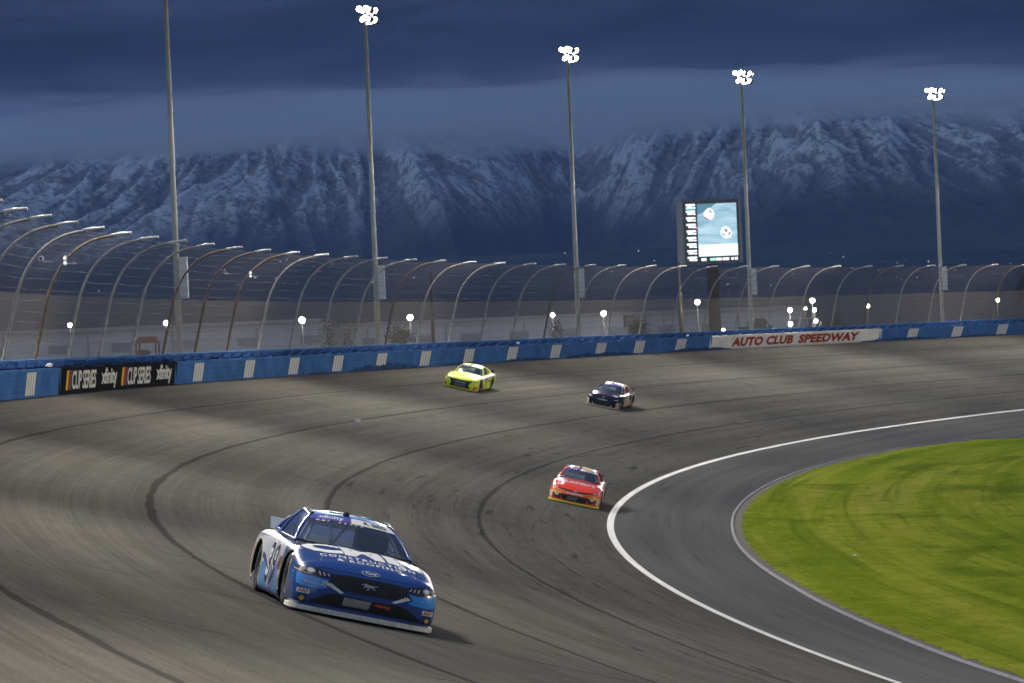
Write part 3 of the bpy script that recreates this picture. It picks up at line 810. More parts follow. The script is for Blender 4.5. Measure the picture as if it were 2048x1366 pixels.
def body_grid(res):
    nx = int(4.45 / res); ns = int(1.55 / res)
    xs = np.linspace(-2.40, 2.05, nx)
    rows = []
    for x in xs:
        s = section(x, ns)
        half = [(x, -y, z) for y, z in s]
        rows.append(half + [(x, y, z) for y, z in s[::-1][1:]])
    s = section(2.05, ns); m_ = max(10, int(.42 / res))
    for k in range(1, m_ + 1):
        ph = PI / 2 * k / m_; r = []
        for y, z in s:
            n = 2.5 + .9 * np.clip((.55 - z) / .4, 0, 1)
            L = smooth_interp(z, LZ, LL) if z < .725 else 0
            r.append((2.05 + max(L, 0) * math.sin(ph) ** (2 / n), -y * max(math.cos(ph), 0) ** (2 / n), z))
        rows.append(r + [(x, -y, z) for x, y, z in r[::-1][1:]])
    return rows
def snap_arch(v):
    x, y, z = v
    if abs(y) > .68 and z < .83:
        for c in (-AXLE, AXLE):
            dx, dz = x - c, z - HUB_Z; d = math.hypot(dx, dz)
            if abs(d - ARCH) < .020 and d > 0: return (c + dx / d * ARCH, y, HUB_Z + dz / d * ARCH)
    return v
def in_arch(v):
    x, y, z = v
    return abs(y) > .68 and z < .83 and any(math.hypot(x - c, z - HUB_Z) < ARCH + .002 for c in (-AXLE, AXLE))

def mat_paint(name, col, rough=.28, coat=.8, var=.05, spec=.5):
    return M(name, col, rough, 0, coat, None, var, 3.0, spec=spec)
def mat_glass():
    if 'car_glass' in MATS: return MATS['car_glass']
    mt = bpy.data.materials.new('car_glass'); mt.use_nodes = True; nt = NT(mt.node_tree); nt.n.clear()
    fr = nt.new('ShaderNodeFresnel', {'IOR': 1.5})
    nz = nt.noise(nt.new('ShaderNodeTexCoord').outputs['Object'], 5, 3, .6)
    tint = nt.ramp(nz, [(.3, (.50, .56, .66)), (.7, (.58, .64, .72))])
    tr = nt.new('ShaderNodeBsdfTransparent', {'Color': tint})
    gl = nt.new('ShaderNodeBsdfGlossy', {'Roughness': .06, 'Color': (.9, .95, 1, 1)})
    df = nt.new('ShaderNodeBsdfDiffuse', {'Color': (.20, .26, .40, 1)})
    film = nt.new('ShaderNodeMixShader', {0: .14, 1: tr.outputs[0], 2: df.outputs[0]})
    f2 = nt.math('MULTIPLY_ADD', fr.outputs[0], .9, .03)
    mx = nt.new('ShaderNodeMixShader', {0: f2, 1: film.outputs[0], 2: gl.outputs[0]})
    nt.new('ShaderNodeOutputMaterial', {'Surface': mx.outputs[0]})
    MATS['car_glass'] = mt
    return mt
RUB = M('tyre_rubber', (.018, .017, .017), .8, scale=12, var=.3)
BLKM = M('matt_black', (.012, .012, .013), .7, var=.2)
GRIL = M('grille_black', (.014, .013, .013), .45, scale=20, var=.3)
RIMM = M('rim_steel', (.09, .09, .095), .4, .7)
CHRM = M('lamp_silver', (.55, .55, .53), .25, .5)
CAGE = M('cage_grey', (.70, .72, .74), .5)
WHT = M('decal_white', (.78, .78, .76), .4, var=.03)
DIRTY = M('splitter_cream', (.72, .67, .56), .6, scale=14, var=.2)

class Car:
    def __init__(s, name, label, spec):
        s.e = empty(name, (0, 0, 0), label, 'race car'); s.sp = spec; s.res = spec.get('res', .05)
        s.paint = spec['paint']
        s.body(); s.cabin(); s.wheels(); s.make_bvh(); spec['trim'](s)
    def part(s, name, v, f, mat, smooth=True, parent=None, uv=None): return mk(name, v, f, mat, parent or s.e, smooth, uv)
    # ---------------------------------------------------------------- body shell
    def body(s):
        rows = body_grid(s.res); nv = len(rows[0]); nr = len(rows)
        V = [snap_arch(q) for r in rows for q in r]
        inside = [in_arch(q) for q in V]
        F, MI = [], []
        for q in grid_faces(nr, nv):
            if sum(inside[i] for i in q) == 4: continue
            cx = sum(V[i][0] for i in q) / 4; cy = sum(V[i][1] for i in q) / 4; cz = sum(V[i][2] for i in q) / 4
            F.append(q); MI.append(1 if (-1.5 < cx < .74 and abs(cy) < .74 and cz > .7) else 0)
        F.append(tuple(range(nv))); MI.append(0)
        bm = bmesh.new(); vs = [bm.verts.new(q) for q in V]
        for q, mi in zip(F, MI):
            try: fa = bm.faces.new([vs[i] for i in q]); fa.material_index = mi; fa.smooth = True
            except ValueError: pass
        bmesh.ops.remove_doubles(bm, verts=bm.verts[:], dist=.0008)
        bmesh.ops.delete(bm, geom=[v for v in bm.verts if not v.link_faces], context='VERTS')
        bmesh.ops.recalc_face_normals(bm, faces=bm.faces[:])
        me = bpy.data.meshes.new('body'); bm.to_mesh(me); bm.free()
        me.materials.append(s.paint); me.materials.append(BLKM)
        s.shell = link(bpy.data.objects.new('body', me), s.e)
        MB().box((-.1, 0, .15), (4.2, 1.62, .06)).build('underfloor', BLKM, s.e)
        # splitter
        pl = []
        for k in range(25):
            ph = PI * k / 24; n = 3.0
            cc, ss = math.cos(ph), math.sin(ph)
            pl.append((2.02 + .425 * ss ** (2 / n), math.copysign(abs(cc) ** (2 / n), cc) * .965))
        pl = [(1.84, .965)] + pl + [(1.84, -.965)]
        o = MB().prism(pl, .035, .095).build('splitter', s.sp['splitter'], s.e)
        MB().prism([(x - .025, y * .985) for x, y in pl], .022, .034).build('skid_plate', BLKM, o)
        # spoiler
        MB().add([(-2.27, -.74, .885), (-2.27, .74, .885), (-2.36, .76, 1.05), (-2.36, -.76, 1.05), (-2.30, -.74, .885), (-2.30, .74, .885), (-2.385, .76, 1.05), (-2.385, -.76, 1.05)],
                 [(0, 1, 2, 3), (7, 6, 5, 4), (0, 3, 7, 4), (1, 5, 6, 2), (3, 2, 6, 7)]).build('spoiler', s.sp['spoiler'], s.e)
    def cabin(s):
        A = dict(s.sp.get('cab', {}))
        def side(a, b, sg):
            bx = .64 - 2.29 * a; by = .795 + .05 * math.sin(PI * a) - .03 * a; bz = .845 + .065 * a
            tx = .0 - .93 * a; ty = .555 + .035 * math.sin(PI * a); tz = 1.222 + .055 * math.sin(PI * min(1, a * 1.1)) - .01 * a
            bow = .028 * math.sin(PI * b)
            return (bx + (tx - bx) * b, sg * (by + (ty - by) * b + bow), bz + (tz - bz) * b + .01 * math.sin(PI * b))
        s.glass = []
        for sg in (-1, 1):
            pm_ = s.sp.get('pillar', s.paint)
            def loop(a0, b0, a1, b1, n=10, skew=0):
                L = [(a0 + (a1 - a0) * k / n, b0) for k in range(n)] + [(a1, b0 + (b1 - b0) * k / n) for k in range(n)]
                return L + [(a1 + (a0 - a1) * k / n, b1) for k in range(n)] + [(a0, b1 + (b0 - b1) * k / n) for k in range(n)]
            for nm, o4, i4 in (('door_frame', (0, 0, .57, 1), (.055, .06, .545, .90)), ('quarter_panel', (.57, 0, 1, 1), (.60, .10, .80, .86))):
                ol, il = loop(*o4), loop(*i4); n = len(ol)
                v = [side(a, b, sg) for a, b in ol] + [side(a, b, sg) for a, b in il]
                f = [(k, (k + 1) % n, n + (k + 1) % n, n + k) for k in range(n)]
                o = s.part(nm, v, f, pm_)
                md = o.modifiers.new('t', 'SOLIDIFY'); md.thickness = .03; md.offset = 0
                N = 10
                v = [side(i4[0] + (i4[2] - i4[0]) * i / N, i4[1] + (i4[3] - i4[1]) * j / N, sg) for i in range(N + 1) for j in range(N + 1)]
                v = [(x, y - sg * .006, z) for x, y, z in v]
                if nm == 'door_frame' and sg == 1:
                    # driver's side: woven window net
                    nb = MB()
                    for i in range(1, N): nb.tube([v[i * (N + 1) + j] for j in range(0, N + 1, 2)], .011, 4)
                    for j in range(1, N, 2): nb.tube([v[i * (N + 1) + j] for i in range(0, N + 1, 2)], .011, 4)
                    tag(nb.build('window_net', BLKM, s.e), kind='stuff')
                else:
                    s.part('side_window', v, grid_faces(N + 1, N + 1), mat_glass())
            MB().tube([side(0, b / 6, sg) for b in range(7)], .024, 8).build('a_pillar', s.sp.get('apillar', s.paint), s.e, True)
        def wind(u, v):
            b = Vector((.90 - .26 * u * u, .785 * u, .852)); t = Vector((.07 - .075 * u * u, .553 * u, 1.263 - .038 * u * u))
            p = b.lerp(t, v); p.z += .022 * math.sin(PI * v); p.x += .012 * math.sin(PI * v); return p
        N = 14
        s.wind = wind
        s.windshield = s.part('windshield', [wind(-1 + 2 * i / N, j / N) for i in range(N + 1) for j in range(N + 1)], grid_faces(N + 1, N + 1), mat_glass())
        def roof(u, v):
            f_ = wind(u, 1.0); r = Vector((-.90 + .03 * u * u, .545 * u, 1.262 - .05 * u * u)); p = f_.lerp(r, v)
            p.z += .045 * math.sin(PI * v) - .0 * u; p.y *= 1 + .06 * math.sin(PI * v)
            p.z -= .012 * abs(u) ** 4; return p
        s.roof = s.part('roof', [roof(-1.03 + 2.06 * i / N, j / N) for i in range(N + 1) for j in range(N + 1)], grid_faces(N + 1, N + 1), s.sp.get('roofmat', s.paint))
        md = s.roof.modifiers.new('t', 'SOLIDIFY'); md.thickness = .025; md.offset = -1
        def rear(u, v):
            b = Vector((-1.70 + .05 * u * u, .74 * u, .915)); t = roof(u, 1.0); p = b.lerp(t, v); p.z += .02 * math.sin(PI * v); return p
        s.part('rear_window', [rear(-1 + 2 * i / N, j / N) for i in range(N + 1) for j in range(N + 1)], grid_faces(N + 1, N + 1), mat_glass())
        # roof strips, camera pod, cowl
        for sg in (-1, 1):
            MB().tube([Vector(roof(sg * .97, v / 6)) + Vector((0, 0, .028)) for v in range(7)], .014, 6).build('roof_rail', BLKM, s.e, True)
        MB().lathe([(.045, -.02), (.048, .03), (.03, .05), (0, .052)], 12, 'z', (-.02, -.08, 1.285)).build('roof_camera', BLKM, s.e, True)
        MB().tube([wind(-1 + 2 * i / 10, 0) + Vector((.012, 0, .012)) for i in range(11)], .012, 6).build('windshield_seal', BLKM, s.e, True)
        # inside: roll cage, seat, steering wheel, headrest
        for sg in (-1, 1):
            MB().tube([(.52, sg * .66, .86), (.02, sg * .50, 1.19), (-.75, sg * .50, 1.20), (-1.3, sg * .55, .92)], .022, 8).build('roll_bar', CAGE, s.e, True)
        MB().tube([(.66, -.33, .87), (.08, -.30, 1.215)], .022, 8).build('roll_bar', CAGE, s.e, True)
        MB().tube([(.64, -.31, .88), (.05, -.02, 1.215)], .022, 8).build('roll_bar', CAGE, s.e, True)
        MB().tube([(-.35, -.60, .88), (-.38, -.48, 1.19), (-.38, .48, 1.19), (-.35, .60, .88)], .022, 8).build('roll_bar', CAGE, s.e, True)
        seat = MB()
        seat.box((-.34, .36, 1.0), (.12, .42, .40)).box((-.22, .16, 1.02), (.26, .04, .26)).box((-.22, .56, 1.02), (.26, .04, .26))
        seat.build('seat', M('seat_dark', (.03, .03, .04), .6), s.e)
        MB().tube([(.16 + .05 * math.sin(a), .36 + .17 * math.cos(a), .99 + .16 * math.sin(a)) for a in np.linspace(0, 2 * PI, 19)], .016, 6, False).build('steering_wheel', BLKM, s.e, True)
    def wheels(s):
        tyre = [(.20, -.135), (.27, -.14), (.33, -.135), (.352, -.11), (.356, 0), (.352, .11), (.33, .135), (.27, .14), (.20, .135)]
        rim = [(.20, .12), (.19, .135), (.17, .09), (.10, .07), (.09, .10), (.045, .105), (.04, .12), (0, .12)]
        for x in (AXLE, -AXLE):
            for sg in (-1, 1):
                w_ = empty('wheel', (x, sg * .795, HUB_Z)); w_.parent = s.e
                del_keys = [k for k in ('label',) if k in w_]
                MB().lathe(tyre, 32, 'y').build('tyre', RUB, w_, True)
                MB().lathe([(r, sg * h) for r, h in rim], 20, 'y').build('rim', s.sp.get('rim', RIMM), w_, True)
                lug = MB()
                for k in range(5): lug.box((.068 * math.cos(k * 1.2566), sg * .105, .068 * math.sin(k * 1.2566)), (.022, .03, .022))
                tag(lug.build('lug_nuts', s.sp.get('lug', CHRM), w_), kind='stuff')
                # dark liner
                pr = [(0, .58), (.38, .58), (.40, .62), (.40, .90)]
                lin = MB().lathe([(r_, sg * h_) for r_, h_ in pr], 32, 'y', (x, 0, HUB_Z))
                lin.v = [Vector((q.x, q.y, min(q.z, .70))) for q in lin.v]
                lin.build('wheel_liner', BLKM, s.e, True)
    # ---------------------------------------------------------------- decals
    def make_bvh(s):
        bm = bmesh.new()
        for o in (s.shell, s.windshield, s.roof): bm.from_mesh(o.data)
        s.bvh = BVHTree.FromBMesh(bm); bm.free()
    def hit(s, plane, a, b):
        if plane == 'front': o, d = Vector((4, a, b)), Vector((-1, 0, 0))
        elif plane == 'top': o, d = Vector((b, a, 3)), Vector((0, 0, -1))
        elif plane == 'right': o, d = Vector((a, -3, b)), Vector((0, 1, 0))
        else: o, d = Vector((a, 3, b)), Vector((0, -1, 0))
        loc, nrm, _, _ = s.bvh.ray_cast(o, d)
        if loc is None: return None
        if plane == 'right' and loc.y > -.5: return None
        if plane == 'left' and loc.y < .5: return None
        if nrm.dot(d) > 0: nrm = -nrm
        return loc, nrm
    def stick(s, name, plane, v2, f2, mat, off=.004, maxlen=.06, parent=None, label=None):
        v2, f2 = subdiv(v2, f2, maxlen)
        V, ok = [], []
        for a, b in v2:
            h = s.hit(plane, a, b)
            ok.append(h is not None); V.append(h[0] + h[1] * off if h else Vector((0, 0, .5)))
        F = []
        for q in f2:
            if not all(ok[i] for i in q): continue
            if max((V[q[i]] - V[q[(i + 1) % 3]]).length for i in range(3)) > maxlen * 5 + .05: continue
            F.append(q)
        if not F: return None
        used = sorted({i for q in F for i in q}); mp = {k: n for n, k in enumerate(used)}
        o = s.part(name, [V[i] for i in used], [tuple(mp[i] for i in q) for q in F], mat, True, parent)
        if label: o['label'] = label
        return o
    def poly(s, name, plane, pts, mat, off=.004, **k): return s.stick(name, plane, pts, [tuple(range(len(pts)))], mat, off, **k)
    def mpoly(s, name, plane, pts, mat, off=.004, **k):
        s.poly(name, plane, pts, mat, off, **k); s.poly(name, plane, [(-a, b) for a, b in pts][::-1], mat, off, **k)
    def disc(s, name, plane, c, rx, rz, mat, off=.004, n=18, **k):
        return s.poly(name, plane, [(c[0] + rx * math.cos(2 * PI * i / n), c[1] + rz * math.sin(2 * PI * i / n)) for i in range(n)], mat, off, **k)
    def text(s, txt, plane, c, h, mat, off=.006, width=None, bold=.02, shear=0, space=1.0, rot=0.0, arc=0.0, name='lettering'):
        """c: centre of the base line in plane coordinates"""
        v, f = text_geo(txt, bold, 0.0, space)
        sx_ = width / (v[:, 0].max() - v[:, 0].min()) if width else h
        pts = []
        for x, y in v:
            X, Y = x * sx_ + y * h * shear, y * h
            Y += arc * (X * X)
            X, Y = X * math.cos(rot) - Y * math.sin(rot), X * math.sin(rot) + Y * math.cos(rot)
            if plane == 'front': pts.append((c[0] + X, c[1] + Y))
            elif plane == 'top': pts.append((c[0] + X, c[1] - Y))
            elif plane == 'right': pts.append((c[0] + X, c[1] + Y))
            else: pts.append((c[0] - X, c[1] + Y))
        return s.stick(name, plane, pts, f, mat, off, .07)
    def arch_trim(s, mat):
        for x in (AXLE, -AXLE):
            for sg, pl in ((-1, 'right'), (1, 'left')):
                pts = []
                for k in range(25):
                    a = math.radians(-28 + 236 * k / 24); h = s.hit(pl, x + (ARCH + .02) * math.cos(a), HUB_Z + (ARCH + .02) * math.sin(a))
                    if h: pts.append(Vector((x + ARCH * math.cos(a), h[0].y + sg * .002, HUB_Z + ARCH * math.sin(a))))
                if len(pts) > 4: MB().tube(pts, .009, 5).build('arch_trim', mat, s.e, True)
    def banner(s, blue, white, who, split=-.05):
        wd = lambda u0, u1, v0, v1, off: [s.wind(u0 + (u1 - u0) * i / 10, v0 + (v1 - v0) * j / 2) + Vector((off, 0, off * .6)) for i in range(11) for j in range(3)]
        s.part('windshield_banner', wd(-1, split, .79, .99, .006), grid_faces(11, 3), blue)
        s.part('windshield_banner', wd(split, 1, .79, .99, .006), grid_faces(11, 3), white)
        def glass_text(txt, u0, u1, v0, v1, mat, bold):
            v, f = text_geo(txt, bold); a, b = v[:, 0].min(), v[:, 0].max()
            v2, f2 = subdiv([(u0 + (u1 - u0) * (x - a) / (b - a), v0 + (v1 - v0) * y) for x, y in v], f, .12)
            s.part('lettering', [s.wind(u, w_) + Vector((.010, 0, .007)) for u, w_ in v2], f2, mat)
        glass_text('xfinity', -.82, split - .18, .815, .965, WHT, .02)
        if who: glass_text(who, split + .30, .80, .835, .945, M('banner_ink', (.02, .02, .03), .5), .03)
    def place(s, th_n, r_n, yaw_extra=0.0, back=2.42):
        th = th_n - back / r_n
        fwd = Vector((-math.sin(th), math.cos(th), 0)); inw = Vector((-math.cos(th), -math.sin(th), 0))
        b = BANK if r_n > R_LINE else BA
        left = inw * math.cos(b) + Vector((0, 0, -math.sin(b)))
        up = fwd.cross(left).normalized()
        Rm = Matrix((fwd, left, up)).transposed() @ Matrix.Rotation(yaw_extra, 3, 'Z')
        s.e.location = P(th, r_n, zbank(r_n)) + up * .004
        s.e.rotation_euler = Rm.to_euler()
def ground_hit(px, py):
    d = ray(px, py); t0, t1 = 5.0, 600.0; o = Vector((0, 0, CAM_H)); prev = None
    t = t0
    while t < t1:
        p = o + d * t; r = math.hypot(p.x - CX, p.y - CY)
        gz = p.z - zbank(r)
        if prev is not None and prev[1] > 0 >= gz and r < R_WALL + 2:
            k = prev[1] / (prev[1] - gz); p = o + d * (prev[0] + (t - prev[0]) * k); return math.atan2(p.y - CY, p.x - CX) % (2 * PI), math.hypot(p.x - CX, p.y - CY)
        prev = (t, gz); t += .25

# ------------------------------------------------------------------ the blue 39
NAVY = mat_paint('paint_navy', (.014, .055, .235)); SKYB = mat_paint('paint_sky_blue', (.035, .260, .660)); PWHITE = mat_paint('paint_white', (.74, .75, .76))
MIDB = mat_paint('paint_mid_blue', (.045, .12, .33))
INK = M('decal_ink', (.012, .016, .05), .4)
def trim_blue(c):
    S_ = c.stick
    # ---- flanks
    for pl in ('right', 'left'):
        c.poly('paint_panel', pl, [(-2.36, .28), (-2.36, .90), (-1.75, .90), (-.9, .86), (-.1, .82), (.62, .775), (.86, .66), (.93, .40), (.60, .12), (-.1, .10), (-.98, .10)], PWHITE, .003, maxlen=.045)
        c.poly('paint_stripe', pl, [(.97, .10), (.97, .26), (.70, .34), (.36, .56), (.20, .56), (.52, .24), (.15, .10)], SKYB, .0045, maxlen=.045)
        c.poly('paint_stripe', pl, [(.15, .10), (.52, .24), (.10, .66), (-.02, .66), (.30, .28), (-.20, .10)], MIDB, .0045, maxlen=.045)
        c.poly('paint_stripe', pl, [(-.98, .10), (-.20, .10), (-.42, .34), (-.80, .46), (-.98, .42)], SKYB, .0045, maxlen=.045)
        c.poly('paint_stripe', pl, [(-1.0, .50), (-.80, .46), (-.42, .34), (-.38, .40), (-.78, .54), (-1.0, .58)], NAVY, .0045, maxlen=.045)
        c.text('39', pl, (-.12, .17), .60, WHT, .0065, width=.84, bold=.06, shear=.20)
        c.text('39', pl, (-.12, .19), .56, INK, .0100, width=.78, bold=.005, shear=.20)
        c.text('sieg racing.com', pl, (-1.55, .76), .10, INK, .0065, width=1.05, bold=.015)
        for j in range(3): c.poly('contingency_decal', pl, [(.52 + .1 * j, .42), (.60 + .1 * j, .42), (.60 + .1 * j, .60), (.52 + .1 * j, .60)], (INK, M('decal_red', (.5, .03, .02), .4), INK)[j], .0066)
        c.disc('round_decal', pl, (-2.05, .48), .13, .13, M('decal_red', (.5, .03, .02), .4), .0066); c.disc('round_decal', pl, (-2.05, .48), .085, .085, WHT, .0082)
        c.poly('fender_panel', pl, [(1.86, .12), (1.86, .44), (2.02, .46), (2.02, .12)], NAVY, .003)
    c.arch_trim(M('arch_edge', (.42, .38, .14), .6))
    # ---- nose
    c.mpoly('nose_panel', 'front', [(.955, .36), (.955, .50), (.83, .475), (.66, .462), (.50, .47), (.50, .405), (.56, .345), (.80, .33)], SKYB, .003)
    c.mpoly('nose_stripe', 'front', [(.56, .405), (.50, .435), (.315, .335), (.36, .325)], WHT, .005)
    gr = c.poly('grille', 'front', [(-.455, .553), (-.25, .565), (0, .568), (.25, .565), (.455, .553), (.52, .48), (.585, .405), (.575, .385), (.45, .372), (0, .362), (-.45, .372), (-.575, .385), (-.585, .405), (-.52, .48)], GRIL, .004)
    for k in range(27):
        y = -.50 + k * .0385
        if abs(y) < .52: c.poly('grille_slat', 'front', [(y - .004, .39), (y + .004, .39), (y + .004, .55 - .1 * max(0, abs(y) - .42)), (y - .004, .55 - .1 * max(0, abs(y) - .42))], M('grille_slat', (.035, .034, .034), .4), .012, parent=gr)
    c.poly('lower_intake', 'front', [(-.74, .165), (-.55, .275), (-.44, .31), (0, .295), (.44, .31), (.55, .275), (.74, .165), (.70, .145), (.40, .150), (0, .155), (-.40, .150), (-.70, .145)], GRIL, .0045)
    ms = c.poly('intake_mesh', 'front', [(-.31, .185), (-.30, .285), (.06, .285), (.03, .185)], CHRM, .008)
    for i in range(15):
        for j in range(4):
            c.disc('mesh_hole', 'front', (-.29 + .0235 * i + .012 * (j % 2), .20 + j * .024), .0065, .0065, BLKM, .0105, n=6, parent=ms)
    for k in range(4): c.poly('nose_decal', 'front', [(.11 + .05 * k, .245 - .01 * (k % 2)), (.15 + .05 * k, .245 - .01 * (k % 2)), (.16 + .05 * k, .275), (.12 + .05 * k, .27)], M('decal_orange', (.75, .06, .02), .4), .009)
    for sg in (-1, 1):
        q = lambda pts: [(sg * a, b) for a, b in pts]
        h = c.poly('headlight', 'front', q([(.945, .535), (.90, .575), (.80, .592), (.66, .578), (.47, .545), (.475, .515), (.56, .490), (.68, .482), (.82, .492), (.915, .512)]), M('lamp_housing', (.03, .03, .032), .2), .005)
        c.poly('marker', 'front', q([(.945, .535), (.915, .512), (.82, .492), (.74, .486), (.75, .500), (.84, .508), (.90, .528)]), M('marker_amber', (.55, .20, .05), .3), .008, parent=h)
        c.disc('lens', 'front', (sg * .765, .541), .052, .034, CHRM, .009, parent=h); c.disc('lens', 'front', (sg * .765, .541), .030, .020, M('lens_glow', (.75, .74, .70), .2), .012, parent=h)
        c.disc('lens', 'front', (sg * .858, .545), .030, .022, M('lens_dim', (.3, .3, .3), .2), .009, parent=h)
        for j in range(3):
            y0 = .655 - .055 * j
            c.poly('lamp_bar', 'front', q([(y0, .500 + .004 * j), (y0 - .022, .500 + .004 * j), (y0 - .002, .552 - .006 * j), (y0 + .020, .552 - .006 * j)]), CHRM, .009, parent=h)
        # small sponsor decals
        c.poly('nose_decal', 'front', q([(.90, .245), (.745, .245), (.745, .300), (.90, .300)]), WHT, .0055)
        c.text('ARP', 'front', (sg * .822, .252), .042, M('decal_red', (.5, .03, .02), .4), .0085, width=.13, bold=.03)
        c.poly('nose_decal', 'front', q([(.875, .130), (.775, .130), (.775, .225), (.875, .225)]), INK, .0055)
        c.poly('nose_decal', 'front', q([(.825, .14), (.785, .178), (.825, .216), (.865, .178)]), M('decal_gold', (.55, .42, .05), .4), .0085)
    c.text('39', 'front', (-.585, .372), .075, M('decal_silver', (.5, .5, .5), .4), .0065, bold=.05, shear=.2)
    for k in range(5): c.poly('nose_decal', 'front', [(-.83 + .034 * k, .382), (-.81 + .034 * k, .382), (-.81 + .034 * k, .408), (-.83 + .034 * k, .408)], M('decal_silver', (.5, .5, .5), .4), .0065)
    # running horse on the grille
    hp = [(-.112, .482), (-.085, .498), (-.068, .496), (-.052, .504), (-.030, .492), (.0, .488), (.030, .490), (.046, .484), (.075, .490), (.108, .484), (.072, .478), (.050, .472), (.058, .452), (.082, .440), (.060, .440), (.040, .455), (.020, .462),
          (-.010, .458), (-.018, .444), (-.046, .428), (-.030, .424), (.000, .440), (.004, .452), (-.040, .462), (-.068, .448), (-.086, .450), (-.060, .470), (-.062, .480), (-.090, .484), (-.100, .476)]
    c.poly('emblem', 'front', hp, CHRM, .016)
    # maker's oval on the hood edge
    c.disc('emblem', 'front', (0, .632), .118, .030, WHT, .006, n=28); c.disc('emblem', 'front', (0, .632), .108, .0245, M('oval_blue', (.012, .035, .16), .3), .009, n=28)
    c.text('Ford', 'front', (0, .617), .030, WHT, .012, width=.135, bold=.01, shear=.5)
    # ---- hood lettering (reads from the front)
    c.text('CMR', 'top', (0, 1.67), .74, WHT, .005, width=1.62, bold=.05)
    c.text('CONSTRUCTION', 'top', (0.02, 1.86), .125, WHT, .005, width=1.28, bold=.02, space=1.3, arc=.0)
    c.text('& ROOFING', 'top', (0.02, 2.03), .12, WHT, .005, width=.86, bold=.02, space=1.3)
    for y in (-.62, -.3, .3, .62):
        h = c.hit('top', y, 1.98)
        if h: MB().lathe([(.016, 0), (.016, .008), (.006, .010), (.005, .03), (0, .031)], 8, 'z', h[0]).build('hood_pin', CHRM, c.e)
    for sg in (-1, 1):
        c.poly('panel_gap', 'top', [(sg * .735, .95), (sg * .745, .95), (sg * .655, 2.08), (sg * .645, 2.08)], BLKM, .0032)
        c.poly('panel_gap', 'front', [(sg * .965, .525), (sg * .965, .531), (sg * .62, .612), (sg * .62, .606)], BLKM, .0045)
    c.poly('panel_gap', 'front', [(-.62, .606), (-.3, .603), (.3, .603), (.62, .606), (.62, .611), (.3, .608), (-.3, .608), (-.62, .611)], BLKM, .0045)
    # ---- roof, banner
    c.text('39', 'top', (.05, -.20), .56, WHT, .006, bold=.07)
    c.text('39', 'top', (.05, -.22), .52, M('decal_silver', (.5, .5, .5), .4), .010, bold=.0)
    c.banner(M('banner_violet', (.10, .085, .36), .4), WHT, 'R. SIEG')
    for k in range(9):       # pale reflections of lights, painted as marks along the top of the glass
        u = -.86 + k * .125
        if k in (3,): continue
        c.part('painted_reflection', [c.wind(u, .735) + Vector((.008, 0, .006)), c.wind(u + .055 + .03 * (k < 2), .735) + Vector((.008, 0, .006)), c.wind(u + .075 + .03 * (k < 2), .775) + Vector((.008, 0, .006)), c.wind(u + .03, .775) + Vector((.008, 0, .006))], [(0, 1, 2, 3)], M('mark_grey', (.55, .56, .58), .5))
car_blue = Car('race_car', 'blue and white stock car number 39 nearest the viewer, white lettering on its navy hood', dict(
    res=.03, paint=NAVY, splitter=DIRTY, spoiler=PWHITE, pillar=NAVY, roofmat=SKYB, trim=trim_blue))
th, r = ground_hit(733, 1249)
car_blue.place(th, r, math.radians(-1.0))

